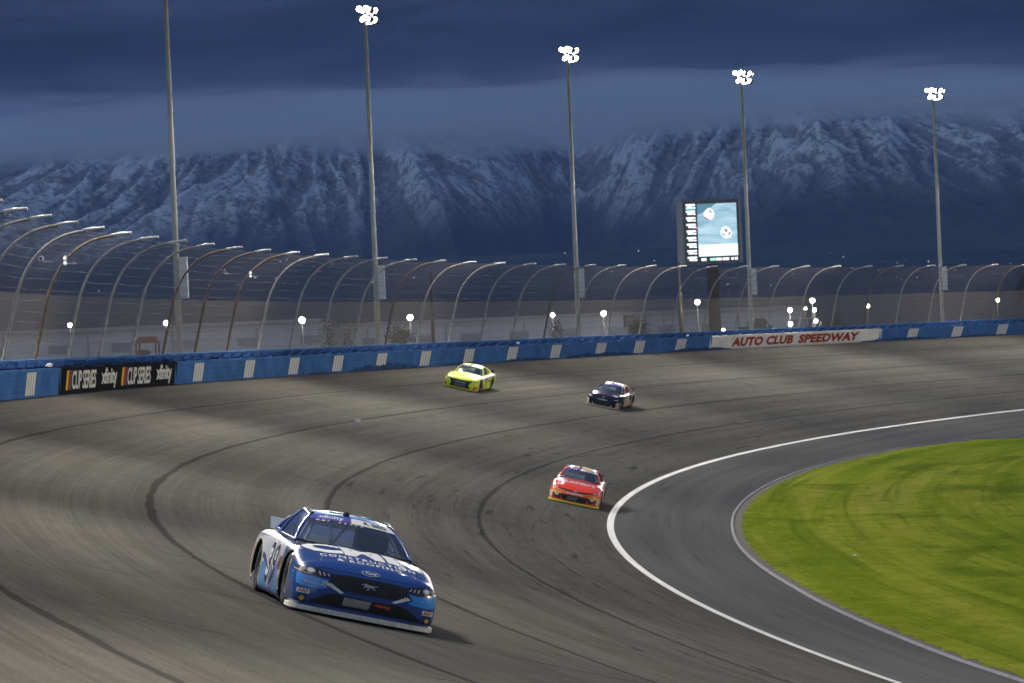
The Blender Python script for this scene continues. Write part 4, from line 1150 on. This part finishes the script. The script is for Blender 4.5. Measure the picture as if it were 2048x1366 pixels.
# ------------------------------------------------------------------ red, yellow and black cars
RED = mat_paint('paint_red', (.80, .065, .022)); ORNG = mat_paint('paint_orange_red', (.85, .125, .012)); YEL = mat_paint('paint_neon', (.78, .90, .008), .45, .2); YEL2 = M('splitter_yellow', (.66, .58, .02), .5)
BLKP = mat_paint('paint_black', (.012, .010, .022), .16, .0, spec=.14); CREAM = mat_paint('paint_cream', (.60, .52, .36)); GOLD = mat_paint('paint_gold', (.42, .30, .14), .6, 0, spec=.2); ORG = mat_paint('paint_orange', (.72, .16, .02))
def nose_camaro(c, low, txtmat, big=False):
    if not big:
        c.poly('grille', 'front', [(-.60, .545), (-.30, .527), (0, .515), (.30, .527), (.60, .545), (.56, .495), (.30, .468), (0, .458), (-.30, .468), (-.56, .495)], GRIL, .004)
        c.text('CAMARO', 'front', (0, .378), .060, txtmat, .006, width=.62, bold=.02)
        c.poly('lower_intake', 'front', [(-.60, .345), (.60, .345), (.50, .235), (.42, .125), (-.42, .125), (-.50, .235)], GRIL, .0045)
        c.poly('intake_mesh', 'front', [(-.28, .16), (-.25, .30), (.14, .30), (.10, .16)], M('mesh_grey', (.16, .16, .16), .5, .4), .007)
        c.mpoly('side_duct', 'front', [(.56, .33), (.82, .345), (.80, .22), (.52, .135), (.74, .135), (.46, .135)][:4], GRIL, .0045)
        c.mpoly('side_duct_panel', 'front', [(.58, .325), (.78, .335), (.74, .26), (.62, .245)], CREAM, .007)
        c.mpoly('corner_panel', 'front', [(.83, .36), (.955, .37), (.955, .11), (.84, .11)], CREAM, .0045)
        c.mpoly('nose_stripe', 'front', [(.50, .375), (.955, .42), (.955, .35), (.54, .335)], YEL2, .0038)
    else:
        c.poly('grille', 'front', [(-.74, .575), (-.45, .540), (0, .518), (.45, .540), (.74, .575), (.60, .47), (.50, .30), (.60, .155), (.52, .115), (-.52, .115), (-.60, .155), (-.50, .30), (-.60, .47)], GRIL, .004)
        c.text('CAMARO', 'front', (0, .375), .055, txtmat, .007, width=.62, bold=.02)
        c.poly('intake_mesh', 'front', [(-.33, .17), (-.33, .31), (.33, .31), (.33, .17)], M('mesh_grey', (.16, .16, .16), .5, .4), .007)
        c.mpoly('corner_panel', 'front', [(.80, .30), (.955, .30), (.955, .10), (.74, .10)], low, .0045)
    for sg in (-1, 1):
        q = lambda pts: [(sg * a, b) for a, b in pts]
        h = c.poly('headlight', 'front', q([(.58, .555), (.92, .600), (.93, .560), (.62, .505)]), M('lamp_housing', (.03, .03, .032), .2), .005)
        c.poly('lens', 'front', q([(.66, .548), (.80, .568), (.80, .545), (.67, .526)]), M('lens_glow', (.75, .74, .70), .2), .009, parent=h)
        c.disc('lens', 'front', (sg * .86, .572), .022, .016, M('lens_glow', (.75, .74, .70), .2), .009, parent=h)
def trim_red(c):
    c.poly('nose_panel', 'front', [(-.955, .52), (-.55, .485), (0, .455), (.55, .485), (.955, .52), (.955, .34), (-.955, .34)], ORNG, .0025)
    nose_camaro(c, CREAM, WHT)
    c.poly('emblem', 'front', [(-.07, .487), (-.07, .505), (-.03, .505), (-.03, .512), (.03, .512), (.03, .505), (.07, .505), (.07, .487), (.03, .487), (.03, .480), (-.03, .480), (-.03, .487)], M('emblem_gold', (.6, .5, .3), .3), .009)
    c.text('BRANDT', 'top', (0, 1.86), .30, M('decal_pink', (.78, .56, .55), .4), .005, width=1.45, bold=.03, shear=-.2)
    c.poly('hood_mark', 'top', [(-.36, 1.48), (.36, 1.48), (.42, 1.20), (-.30, 1.20)], M('mark_dark', (.20, .10, .11), .5), .004)
    for y in (-.2, 0, .2): c.poly('hood_mark', 'top', [(y - .07, 1.42), (y + .07, 1.42), (y + .09, 1.27), (y - .05, 1.27)], RED, .008)
    c.poly('roof_panel', 'top', [(-.40, -.02), (.40, -.02), (.42, -.80), (-.42, -.80)], GOLD, .006)
    for pl in ('right', 'left'):
        c.poly('paint_panel', pl, [(-2.3, .30), (-2.3, .84), (-1.6, .86), (-.2, .80), (.55, .72), (.9, .55), (.4, .30), (-.9, .16)], mat_paint('paint_rose', (.66, .30, .24)), .003, maxlen=.06)
        c.text('7', pl, (-.1, .22), .48, WHT, .006, bold=.04, shear=.2)
    c.arch_trim(BLKM); c.banner(M('banner_violet', (.10, .085, .36), .4), WHT, 'ALLGAIER', split=-.10)
def trim_yellow(c):
    nose_camaro(c, ORG, WHT, True)
    c.text('MENARDS', 'top', (0, 1.52), .26, M('decal_olive', (.30, .42, .02), .4), .005, width=1.20, bold=.02)
    c.poly('hood_mark', 'top', [(-.30, 1.93), (.20, 1.93), (.20, 1.90), (-.30, 1.90)], M('decal_olive2', (.20, .26, .02), .4), .005)
    c.poly('roof_panel', 'top', [(.0, -.12), (.50, -.12), (.46, -.80), (.0, -.80)], M('roof_grey', (.42, .42, .44), .4), .006)
    for pl in ('right', 'left'):
        c.poly('paint_panel', pl, [(-2.34, .66), (-2.34, .90), (-1.5, .88), (-.2, .80), (.75, .74), (.75, .62), (.1, .60), (-.7, .66), (-1.4, .82)], WHT, .003, maxlen=.06)
        c.poly('paint_panel', pl, [(.96, .10), (.96, .34), (.72, .42), (.45, .26), (.55, .10)], ORG, .0035, maxlen=.06)
        c.text('9', pl, (.18, .20), .56, WHT, .006, bold=.11, shear=.15); c.text('9', pl, (.18, .22), .50, INK, .009, bold=.05, shear=.15)
        c.poly('paint_stripe', pl, [(-.95, .48), (.05, .62), (.05, .66), (-.95, .54)], INK, .0045)
        c.text('MENARDS', pl, (-1.62, .76), .09, M('decal_olive2', (.20, .26, .02), .4), .006, width=.75)
    c.arch_trim(BLKM); c.banner(M('banner_violet', (.10, .085, .36), .4), WHT, None, split=-.10)
def trim_black(c):
    c.poly('grille', 'front', [(-.52, .36), (0, .37), (.52, .36), (.44, .23), (.40, .115), (-.40, .115), (-.44, .23)], GRIL, .0045)
    c.poly('nose_slot', 'front', [(-.30, .455), (.30, .455), (.26, .425), (-.26, .425)], CHRM, .006)
    c.mpoly('nose_fin', 'front', [(.46, .10), (.52, .10), (.62, .24), (.58, .24)], CREAM, .008)
    c.mpoly('corner_panel', 'front', [(.82, .38), (.955, .40), (.955, .10), (.78, .10)], CREAM, .0045)
    c.poly('corner_mark', 'front', [(.80, .30), (.93, .30), (.93, .20), (.80, .20)], ORG, .0075)
    for sg in (-1, 1):
        q = lambda pts: [(sg * a, b) for a, b in pts]
        h = c.poly('headlight', 'front', q([(.55, .520), (.90, .585), (.93, .540), (.66, .490)]), M('lamp_housing', (.03, .03, .032), .2), .005)
        c.poly('lens', 'front', q([(.64, .515), (.86, .560), (.87, .538), (.68, .503)]), M('lens_glow', (.75, .74, .70), .2), .009, parent=h)
    c.disc('emblem', 'front', (0, .588), .045, .022, CHRM, .008)
    c.poly('hood_decal', 'top', [(.42, 1.95), (.74, 1.90), (.74, 1.82), (.42, 1.87)], M('mark_grey', (.55, .56, .58), .5), .005)
    c.poly('roof_panel', 'top', [(-.50, .0), (.50, .0), (.50, -.82), (-.50, -.82)], M('roof_silver', (.50, .50, .56), .4), .006)
    for pl in ('right', 'left'):
        c.poly('paint_panel', pl, [(-2.34, .30), (-2.34, .62), (-1.5, .80), (-.2, .74), (.80, .66), (.95, .40), (.90, .10), (-.98, .10)], CREAM, .003, maxlen=.06)
        c.poly('paint_panel', pl, [(-.98, .10), (-.05, .10), (-.2, .34), (-.6, .46), (-.98, .40)], ORG, .0045, maxlen=.06)
        c.poly('paint_stripe', pl, [(-1.0, .72), (-.55, .74), (-.35, .45), (-.60, .50), (-.98, .44)], BLKP, .0045, maxlen=.06)
        for j in range(3): c.poly('paint_stripe', pl, [(.10 + .22 * j, .70), (.18 + .22 * j, .70), (.28 + .22 * j, .35), (.20 + .22 * j, .35)], BLKP, .0045, maxlen=.06)
    c.arch_trim(BLKM); c.banner(M('banner_violet', (.10, .085, .36), .4), M('banner_violet', (.10, .085, .36), .4), None)
def put(car, px, py, yaw):
    th, r = ground_hit(px, py); car.place(th, r, math.radians(yaw))
car_red = Car('race_car', 'red and orange stock car with a yellow splitter, close to the white line', dict(paint=RED, splitter=YEL2, spoiler=BLKM, trim=trim_red))
put(car_red, 1146, 1010, 0)
car_yellow = Car('race_car', 'neon yellow stock car running high, close to the blue wall', dict(paint=YEL, splitter=YEL2, spoiler=BLKM, trim=trim_yellow))
put(car_yellow, 912, 777, 4)
car_black = Car('race_car', 'black and cream stock car with red window pillars in the middle lane', dict(paint=BLKP, splitter=CREAM, spoiler=BLKM, pillar=RED, trim=trim_black))
put(car_black, 1197, 813, 4)
# ================================================================== BEHIND THE FENCE
GZ = -1.6
HALLW = M('hall_wall', (.50, .51, .57), .85, scale=.12, var=.14, spec=.1)
HALLR = M('hall_roof', (.30, .32, .37), .8, scale=.2, var=.15, spec=.1)
DOORM = M('hall_door', (.27, .28, .32), .7)
def hall(px0, px1, py_top, dist, depth, label, ndoors, rim):
    a, b = at(px0, py_top, dist), at(px1, py_top, dist)
    h = (a.z + b.z) / 2 - GZ; x0, x1, y = a.x, b.x, (a.y + b.y) / 2
    e = empty('hall', ((x0 + x1) / 2, y, GZ), label, 'building')
    W = x1 - x0
    MB().box((0, depth / 2, h / 2 - .2), (W, depth, h - .4)).build('wall', HALLW, e)
    MB().box((0, depth / 2 - .15, h - .2), (W + .6, depth + .7, .38)).build('roof', HALLR, e)
    n = ndoors
    for k in range(n):
        x = -W / 2 + W * (k + .5) / n
        d = MB().box((x, -.06, 2.0), (3.6, .10, 4.0)).build('roller_door', DOORM, e)
        for j in range(3): MB().box((x, -.125, .8 + j * 1.1), (3.4, .03, .06)).build('slat', HALLW, d)
        wd = MB().box((x + W / n * .38, -.05, h - 2.2), (2.2, .08, .9)).build('window', M('hall_pane', (.24, .26, .31), .4), e)
        MB().box((x + W / n * .38, -.10, h - 2.2), (.06, .03, .9)).build('mullion', HALLR, wd)
    for k in range(int(W / 9)):
        MB().box((-W / 2 + 4.5 + 9 * k, -.05, h / 2 - .3), (.22, .1, h - .9)).build('pilaster', HALLR, e)
    return e
hall(-260, 640, 655, 330, 30, 'long low pale hall behind the fence at left', 7, 1)
hall(655, 1246, 636, 352, 30, 'long pale hall behind the fence, between the second and third light masts', 6, 1)
hall(1252, 1610, 617, 372, 34, 'pale warehouse behind the fence below the video screen', 4, 1)
# dark hedge / tree line far behind on the right
# ------------------------------------------------------------------ yard lamps
GLOW = M('yard_lamp_glass', (.9, .9, .85), .3, emit=((1.0, .97, .90), 14.0))
GLOWY = M('yard_lamp_warm', (.9, .9, .7), .3, emit=((1.0, .95, .55), 9.0))
POLEM = M('lamp_pole', (.05, .05, .05), .6, .2)
yard = [(140, 650, 250, 9, 'white yard lamp seen through the fence at far left', 0), (332, 646, 250, 10, 'white yard lamp just left of the first light mast', 0),
        (604, 640, 262, 13, 'bright yard lamp between the first and second light masts', 0), (820, 635, 270, 12, 'bright yard lamp right of the second light mast', 0),
        (1105, 630, 285, 9, 'yard lamp left of the middle light mast', 0), (1207, 627, 290, 11, 'bright yard lamp right of the middle light mast', 0),
        (1395, 604, 300, 11, 'bright yard lamp under the video screen', 0), (1447, 660, 300, 7, 'low warm lamp just above the wall below the screen', 1),
        (1580, 620, 310, 9, 'upper lamp of the left pair in the lamp cluster right of the screen', 0), (1581, 648, 310, 9, 'lower lamp of the left pair in the lamp cluster right of the screen', 0),
        (1625, 601, 320, 10, 'topmost lamp of the lamp cluster right of the screen', 0), (1611, 617, 330, 6, 'small lamp in the middle of the lamp cluster right of the screen', 1),
        (1629, 620, 320, 8, 'right middle lamp of the lamp cluster right of the screen', 0), (1632, 642, 320, 8, 'lowest right lamp of the lamp cluster right of the screen', 0),
        (1736, 612, 330, 7, 'small greenish lamp between the lamp cluster and the last light mast', 1), (1995, 600, 340, 8, 'white lamp right of the last light mast', 0)]
for px, py, d, rp, lab, warm in yard:
    p = at(px, py, d); R_ = rp * .50 * d / F_PX
    e = empty('yard_lamp', (p.x, p.y, GZ), lab, 'lamp', 'lamps in the yard behind the fence')
    H = p.z - GZ
    MB().tube([(0, .35, 0), (0, .35, H * .6), (0, .35, H + .1)], [.09, .07, .05], 8).build('pole', POLEM, e, True)
    MB().tube([(0, .35, H + .1), (0, .1, H + .2), (0, -.05, H + .12)], .04, 6).build('arm', POLEM, e, True)
    MB().lathe([(0, .22), (R_ * .8, .18), (R_ * 1.1, .05), (R_ * 1.0, .0)], 14, 'y', (0, .0, H)).build('lamp_head', POLEM, e, True)
    MB().lathe([(R_, .02), (R_ * .9, -.06), (R_ * .55, -.12), (0, -.14)], 16, 'y', (0, 0, H)).build('lens', GLOWY if warm else GLOW, e, True)
    ld = bpy.data.lights.new('yard_glow', 'POINT'); ld.energy = 2600 if rp > 8 else 900; ld.color = (1, .95, .86); ld.shadow_soft_size = .3
    lo = bpy.data.objects.new('yard_glow', ld); COL.objects.link(lo); lo.parent = e; lo.location = (0, -.9, H - .3)
# ------------------------------------------------------------------ video screen
SD = 345.0
tl, tr_, bl_, br = at(1367, 402, SD), at(1477, 404, SD), at(1367, 529, SD), at(1477, 528, SD)
sw = (tr_.x - tl.x); sh = tl.z - bl_.z
scr = empty('video_screen', ((tl.x + tr_.x) / 2, SD, GZ), 'large lit video screen on a dark column, showing two race cars', 'screen')
zc = (tl.z + bl_.z) / 2 - GZ
SCRD = M('screen_case', (.055, .06, .07), .6)
MB().box((0, .5, zc), (sw + .10, .9, sh + .1)).build('cabinet', SCRD, scr)
MB().box((-sw / 2 - .45, .6, zc), (.75, .9, sh + .15)).build('side_frame', M('screen_frame', (.16, .17, .19), .6), scr)
MB().box((sw / 2 + .18, .6, zc), (.26, .9, sh * .98)).build('side_frame', M('screen_frame', (.16, .17, .19), .6), scr)
MB().box((.0, 1.0, (zc - sh / 2 - 2.0) / 2 + 1), (1.25, 1.2, zc - sh / 2 + 2)).build('column', M('column_brown', (.018, .015, .013), .9, spec=.1), scr)
MB().box((.2, .9, 3.3), (2.0, 1.6, 6.6)).build('column_base', M('column_pale', (.05, .043, .036), .9, spec=.1), scr)
for k in range(2):
    dk = MB().box((-.2 + k * .4, 1.0, zc - sh / 2 - 1.7 - k * 2.4), (5.4, 1.1, .12)).build('service_deck', SCRD, scr)
    for q in range(6): MB().box((-2.6 + q * 1.05, .5, zc - sh / 2 - 1.2 - k * 2.4), (.06, .06, 1.0)).build('rail_post', SCRD, dk)
def emis(name, col, st): return M(name, (.02, .02, .02), .6, emit=(col, st), var=.02)
def mat_picture():
    mt, nt, b = new_mat('screen_picture')
    tc = nt.new('ShaderNodeTexCoord').outputs['Object']; sp_ = nt.new('ShaderNodeSeparateXYZ', {0: tc})
    n = nt.noise(nt.scaled(tc, (.35, 1, 1.6)), 1.0, 4, .6, .6)
    g_ = nt.math('ADD', nt.math('MULTIPLY', sp_.outputs[2], .0), n)
    c = nt.ramp(g_, [(.3, (.26, .46, .60)), (.5, (.40, .64, .78)), (.7, (.58, .80, .90))])
    nt.l.new(c, b.inputs['Emission Color']); b.inputs['Emission Strength'].default_value = 1.0; b.inputs['Base Color'].default_value = (.02, .02, .02, 1)
    return mt
def srect(name, u0, u1, v0, v1, mat, dy, par=scr):
    """u,v 0..1 across the screen face from its upper left"""
    x0, x1 = -sw / 2 + sw * u0, -sw / 2 + sw * u1; z0, z1 = zc + sh / 2 - sh * v0, zc + sh / 2 - sh * v1
    return mk(name, [(x0, dy, z0), (x1, dy, z0), (x1, dy, z1), (x0, dy, z1)], [(0, 1, 2, 3)], mat, par)
def spoly(name, pts, mat, dy, par):
    return mk(name, [(-sw / 2 + sw * u, dy, zc + sh / 2 - sh * v) for u, v in pts], [tuple(range(len(pts)))], mat, par)
face = srect('display', .02, .99, .03, .985, emis('led_black', (.01, .012, .02), 1.0), .035)
pic = srect('picture', .245, .965, .055, .885, mat_picture(), .025)
srect('picture_band', .255, .965, .70, .883, emis('led_pale', (.72, .90, .96), 1.6), .018, pic)
spoly('picture_shade', [(.245, .055), (.60, .055), (.42, .16), (.245, .23)], emis('led_teal', (.10, .25, .36), 1.0), .018, pic)
spoly('picture_car', [(.36, .22), (.40, .16), (.46, .12), (.52, .15), (.56, .21), (.54, .28), (.47, .31), (.38, .26)], emis('led_white', (.95, .98, 1.0), 1.6), .016, pic)
spoly('picture_car', [(.37, .245), (.46, .30), (.47, .325), (.38, .285)], emis('led_magenta', (.55, .12, .30), 1.0), .012, pic)
spoly('picture_car', [(.45, .15), (.50, .16), (.53, .21), (.48, .20)], emis('led_slate', (.20, .33, .42), 1.0), .012, pic)
spoly('picture_car', [(.66, .50), (.70, .44), (.76, .42), (.83, .46), (.87, .53), (.83, .60), (.75, .61), (.67, .56)], emis('led_white', (.95, .98, 1.0), 1.6), .016, pic)
spoly('picture_car', [(.67, .52), (.74, .55), (.75, .59), (.68, .55)], emis('led_blue', (.10, .30, .48), 1.0), .012, pic)
spoly('picture_car', [(.74, .45), (.80, .48), (.78, .53), (.72, .49)], emis('led_slate', (.20, .33, .42), 1.0), .012, pic)
spoly('picture_car', [(.81, .50), (.86, .52), (.83, .58), (.79, .56)], emis('led_tan', (.55, .42, .36), 1.0), .012, pic)
rg = random.Random(9)
wl = emis('led_white', (.95, .98, 1.0), 1.6)
for k in range(9):
    v0 = .05 + k * .104
    srect('ticker_row', .04, .21, v0, v0 + .03, wl, .028, face)
    srect('ticker_row', .06 + .02 * rg.random(), .15, v0 + .035, v0 + .065, wl, .028, face)
    srect('ticker_row', .16, .215, v0 + .045, v0 + .068, wl, .027, face)
srect('ticker_row', .04, .22, .10, .135, emis('led_cyan', (.45, .80, .95), 1.3), .024, face)
srect('ticker_row', .21, .24, .42, .45, emis('led_red', (.7, .10, .16), 1.2), .024, face)
for u0, u1, c in ((.29, .38, wl), (.45, .55, emis('led_green', (.40, .95, .65), 1.3)), (.56, .66, wl), (.68, .80, wl), (.84, .88, wl), (.90, .955, wl)):
    srect('ticker_row', u0, u1, .915, .955, c, .028, face)
# ------------------------------------------------------------------ utility poles
WOOD = M('wood_pole', (.016, .014, .012), .9, spec=.1)
for px, y0, y1, d, lab in ((861, 545, 700, 300, 'thin dark utility pole between the second and third light masts'), (1357, 525, 690, 300, 'dark utility pole just left of the video screen')):
    p = at(px, y0, d); e = empty('utility_pole', (p.x, p.y, GZ), lab, 'pole'); H = p.z - GZ
    MB().tube([(0, 0, 0), (0, 0, H)], [.22, .15], 8).build('pole', WOOD, e, True)
    MB().box((0, 0, H - .5), (1.6, .1, .1)).build('cross_arm', WOOD, e)
    for k in (-.6, 0, .6): MB().lathe([(.05, 0), (.06, .1), (0, .14)], 8, 'z', (k, 0, H - .45)).build('insulator', POLEM, e)
# ------------------------------------------------------------------ kiosk with a rusty roof
p = at(294, 673, 210); e = empty('kiosk', (p.x, p.y, GZ), 'small kiosk with a rust red roof behind the fence at left', 'kiosk'); H = p.z - GZ
wk = 46 * 210 / F_PX; RR = M('rust_roof', (.22, .075, .035), .8, var=.3)
MB().add([(-wk / 2, -1, H - .45), (wk / 2, -1, H - .45), (wk / 2 - .15, -.3, H), (-wk / 2 + .25, -.3, H), (-wk / 2, 1.2, H - .45), (wk / 2, 1.2, H - .45), (wk / 2 - .15, .5, H), (-wk / 2 + .25, .5, H)],
         [(0, 1, 2, 3), (5, 4, 7, 6), (3, 2, 6, 7), (0, 3, 7, 4), (1, 5, 6, 2), (0, 4, 5, 1)]).build('roof', RR, e)
for sx_ in (-1, 1):
    for sy_ in (-.9, 1.1): MB().box((sx_ * (wk / 2 - .12), sy_, (H - .45) / 2), (.12, .12, H - .45)).build('leg', RR, e)
MB().box((-.25, .2, (H - .9) / 2), (wk * .5, 1.4, H - .9)).build('booth', M('booth_brown', (.16, .08, .05), .8), e)
# ------------------------------------------------------------------ trees behind the fence
BARK = M('bark', (.07, .06, .05), .9); LEAF = M('leaf_dusk', (.045, .048, .030), .9, scale=1.5, var=.4, spec=.1)
def tree(px, py_top, d, wpx, label, leafy, seed):
    rt = random.Random(seed); p = at(px, py_top, d); H = p.z - GZ; Rw_ = wpx * d / F_PX / 2
    e = empty('tree', (p.x, p.y, GZ), label, 'tree')
    tb = MB(); tips = []
    def grow(a, dirv, ln, r, lv):
        b_ = a + dirv * ln; mid = a.lerp(b_, .5) + Vector((rt.uniform(-.1, .1), rt.uniform(-.1, .1), 0)) * ln
        tb.tube([a, mid, b_], [r, r * .8, r * .6], 5, False)
        if lv == 0: tips.append(b_); return
        tips.append(mid)
        for k in range(3 if lv > 1 else 2):
            ax = Vector((rt.uniform(-1, 1), rt.uniform(-1, 1), rt.uniform(.3, 1.2))).normalized()
            grow(b_, (dirv * .6 + ax * .8).normalized(), ln * rt.uniform(.6, .8), r * .6, lv - 1)
    grow(Vector((0, 0, 0)), Vector((.05, 0, 1)), H * .40, .14, 4)
    mx = max(q.z for q in tips); mw = max(abs(q.x) for q in tips); s_ = H / mx; sx_ = Rw_ / max(mw, .1)
    tb.v = [Vector((q.x * sx_, q.y * sx_, q.z * s_)) for q in tb.v]; tips = [Vector((q.x * sx_, q.y * sx_, q.z * s_)) for q in tips]
    tb.build('trunk', BARK, e, True)
    lv_, lf_ = [], []
    for t in tips:
        for k in range(leafy):
            c = t + Vector((rt.gauss(0, .28), rt.gauss(0, .28), rt.gauss(0, .25)))
            a = Vector((rt.uniform(-1, 1), rt.uniform(-1, 1), rt.uniform(-1, 1))).normalized() * rt.uniform(.05, .12); b_ = a.orthogonal().normalized() * rt.uniform(.04, .08)
            q = len(lv_); lv_ += [c - a, c + b_, c + a, c - b_]; lf_.append((q, q + 1, q + 2, q + 3))
    mk('crown', lv_, lf_, LEAF, e)
for a in ((655, 640, 215, 26, 'sparse small tree behind the fence left of the second light mast', 2, 1), (694, 630, 220, 34, 'leaning sparse tree just left of the second light mast', 2, 2),
          (803, 655, 222, 50, 'bushy low tree just right of the second light mast', 14, 3), (1110, 648, 250, 18, 'small dark tree beside the middle light mast', 10, 4),
          (1268, 640, 260, 16, 'small dark shrub tree left of the screen, behind the wall', 12, 5), (1282, 648, 262, 16, 'smaller dark shrub tree beside the other left of the screen', 12, 6),
          (1662, 628, 290, 40, 'dark bushy tree right of the lamp cluster', 14, 7), (2044, 545, 420, 24, 'tall dark tree at the right edge behind the fence', 16, 8)):
    tree(*a)
# ------------------------------------------------------------------ safety trucks parked behind the wall
def truck(px, py, d, wpx, label, col):
    p = at(px, py, d); H = p.z - GZ; L = wpx * d / F_PX
    base = p.z - 2.3
    e = empty('safety_truck', (p.x, p.y, base), label, 'truck')
    pm_ = M('truck_paint_' + col[0], col[1], .4, 0, .3)
    b = MB().add([(-L / 2, -.95, .55), (L / 2, -.95, .55), (L / 2, .95, .55), (-L / 2, .95, .55), (-L / 2, -.95, 1.15), (L / 2, -.95, 1.15), (L / 2, .95, 1.15), (-L / 2, .95, 1.15)],
                 [(0, 1, 5, 4), (1, 2, 6, 5), (2, 3, 7, 6), (3, 0, 4, 7), (4, 5, 6, 7), (0, 3, 2, 1)]).build('body', pm_, e)
    x0, x1 = -L * .05, L * .28
    MB().add([(x0, -.88, 1.16), (x1 + .5, -.88, 1.16), (x1, -.75, 1.85), (x0 + .15, -.75, 1.85), (x0, .88, 1.16), (x1 + .5, .88, 1.16), (x1, .75, 1.85), (x0 + .15, .75, 1.85)],
             [(0, 1, 2, 3), (5, 4, 7, 6), (3, 2, 6, 7), (0, 3, 7, 4), (1, 5, 6, 2)]).build('cab', pm_, e)
    MB().box(((x0 + x1) / 2 + .2, -.84, 1.5), ((x1 - x0) * .7, .06, .4), Matrix.Rotation(.17, 3, 'X')).build('side_window', M('dim_pane', (.08, .09, .12), .2), e)
    for x in (-L * .32, L * .33):
        for sg in (-1, 1): 
            wl_ = MB().lathe([(0, -.13), (.2, -.13), (.38, -.1), (.38, .1), (.2, .13), (0, .13)], 18, 'y', (x, sg * .85, .38)).build('wheel', RUB, e, True)
    MB().box((-L * .28, 0, 2.22), (L * .5, 1.8, .06)).build('canopy', M('canopy_pale', (.5, .5, .48), .6), e)
    for x in (-L * .5 + .15, -L * .05):
        for sg in (-1, 1): MB().box((x, sg * .85, 1.67), (.06, .06, 1.05)).build('canopy_post', DARKM, e)
    for sg in (-1, 1): MB().lathe([(.09, 0), (.08, .03), (0, .05)], 10, 'x', (L / 2, sg * .7, .9)).build('headlight', M('truck_lamp', (.8, .8, .75), .3, emit=((1, .97, .9), 5.0)), e, True)
    MB().box((0, 0, (GZ - base) / 2 + .1), (L + 1.2, 2.6, abs(GZ - base))).build('parking_ramp', M('ramp_concrete', (.14, .135, .12), .9), e)
truck(1508, 627, 275, 70, 'dark service truck with a pale canopy behind the wall, right of the screen column', ('dark', (.03, .03, .032)))
truck(1640, 634, 285, 44, 'small dark truck under the lamp cluster behind the wall', ('grey', (.06, .06, .065)))
# ------------------------------------------------------------------ litter
def litter(pos, size, label, up=Vector((0, 0, 1)), seed=0):
    rt = random.Random(seed); bm = bmesh.new(); bmesh.ops.create_icosphere(bm, subdivisions=2, radius=1)
    for v in bm.verts:
        k = rt.uniform(.55, 1.1); v.co = Vector((v.co.x * size[0] * k, v.co.y * size[1] * k, max(v.co.z, -.6) * size[2] * k))
    me = bpy.data.meshes.new('litter'); bm.to_mesh(me); bm.free(); me.materials.append(M('paper_white', (.72, .72, .72), .8))
    o = bpy.data.objects.new('paper_litter', me); COL.objects.link(o); o.location = pos; o.rotation_euler = up.to_track_quat('Z', 'Y').to_euler()
    return tag(o, label, 'litter')
def gp(px, py):
    t_, r_ = ground_hit(px, py); return P(t_, r_, zbank(r_))
litter(gp(716, 846) + Vector((0, 0, .08)), (.16, .12, .15), 'crumpled white paper lying alone on the track', seed=1)
t_, r_ = ground_hit(1711, 1141)
litter(P(t_, r_, grz(t_, R_LINE - wap(t_) - r_) + .05), (.07, .06, .04), 'small white scrap of paper on the infield grass', seed=2)
for px, lab, sd in ((1039, 'white rag caught on the barrier top above the yellow car', 3), (1378, 'white rag caught on the barrier top left of the white panel', 4), (105, 'pale rag on the barrier top left of the black panel', 5)):
    th_ = x2t(px); litter(P(th_, R_WALL + .12, Z_TOP + .10), (.12, .5, .10), lab, seed=sd)
# ------------------------------------------------------------------ lights of the far town
tv, tf, tm = [], [], []
rt = random.Random(21)
tmats = [emis('town_white', (1, .95, .85), 1.6), emis('town_amber', (1, .62, .28), 1.2), emis('town_red', (1, .12, .10), 1.0)]
spots = [(rt.uniform(200, 2040), rt.uniform(500, 526)) for _ in range(9)] + [(rt.uniform(-200, 2250), rt.gauss(552, 15)) for _ in range(90)] + [(600 + rt.gauss(0, 40), 524 + rt.gauss(0, 6)) for _ in range(10)] + [(1900 + rt.gauss(0, 90), 540 + rt.gauss(0, 12)) for _ in range(22)]
for px, py in spots:
    d = rt.uniform(2150, 2420); c = at(px, py, d); s_ = d / F_PX * rt.choice((.4, .5, .6, .8, 1.1)); q = len(tv)
    tv += [c + Vector((s_ * a, 0, s_ * b)) for a, b in ((0, -1), (1, 0), (0, 1), (-1, 0))] + [c + Vector((0, -s_, 0)), c + Vector((0, s_, 0))]
    tf += [(q, q + 1, q + 4), (q + 1, q + 2, q + 4), (q + 2, q + 3, q + 4), (q + 3, q, q + 4), (q, q + 5, q + 1), (q + 1, q + 5, q + 2), (q + 2, q + 5, q + 3), (q + 3, q + 5, q)]
    tm += [rt.choices((0, 1, 2), (6, 4, 1))[0]] * 8
o = mk('town_lights', tv, tf, tmats); o.data.polygons.foreach_set('material_index', tm)
tag(o, 'scattered lights of the far town at the foot of the mountains', 'lights', kind='stuff')
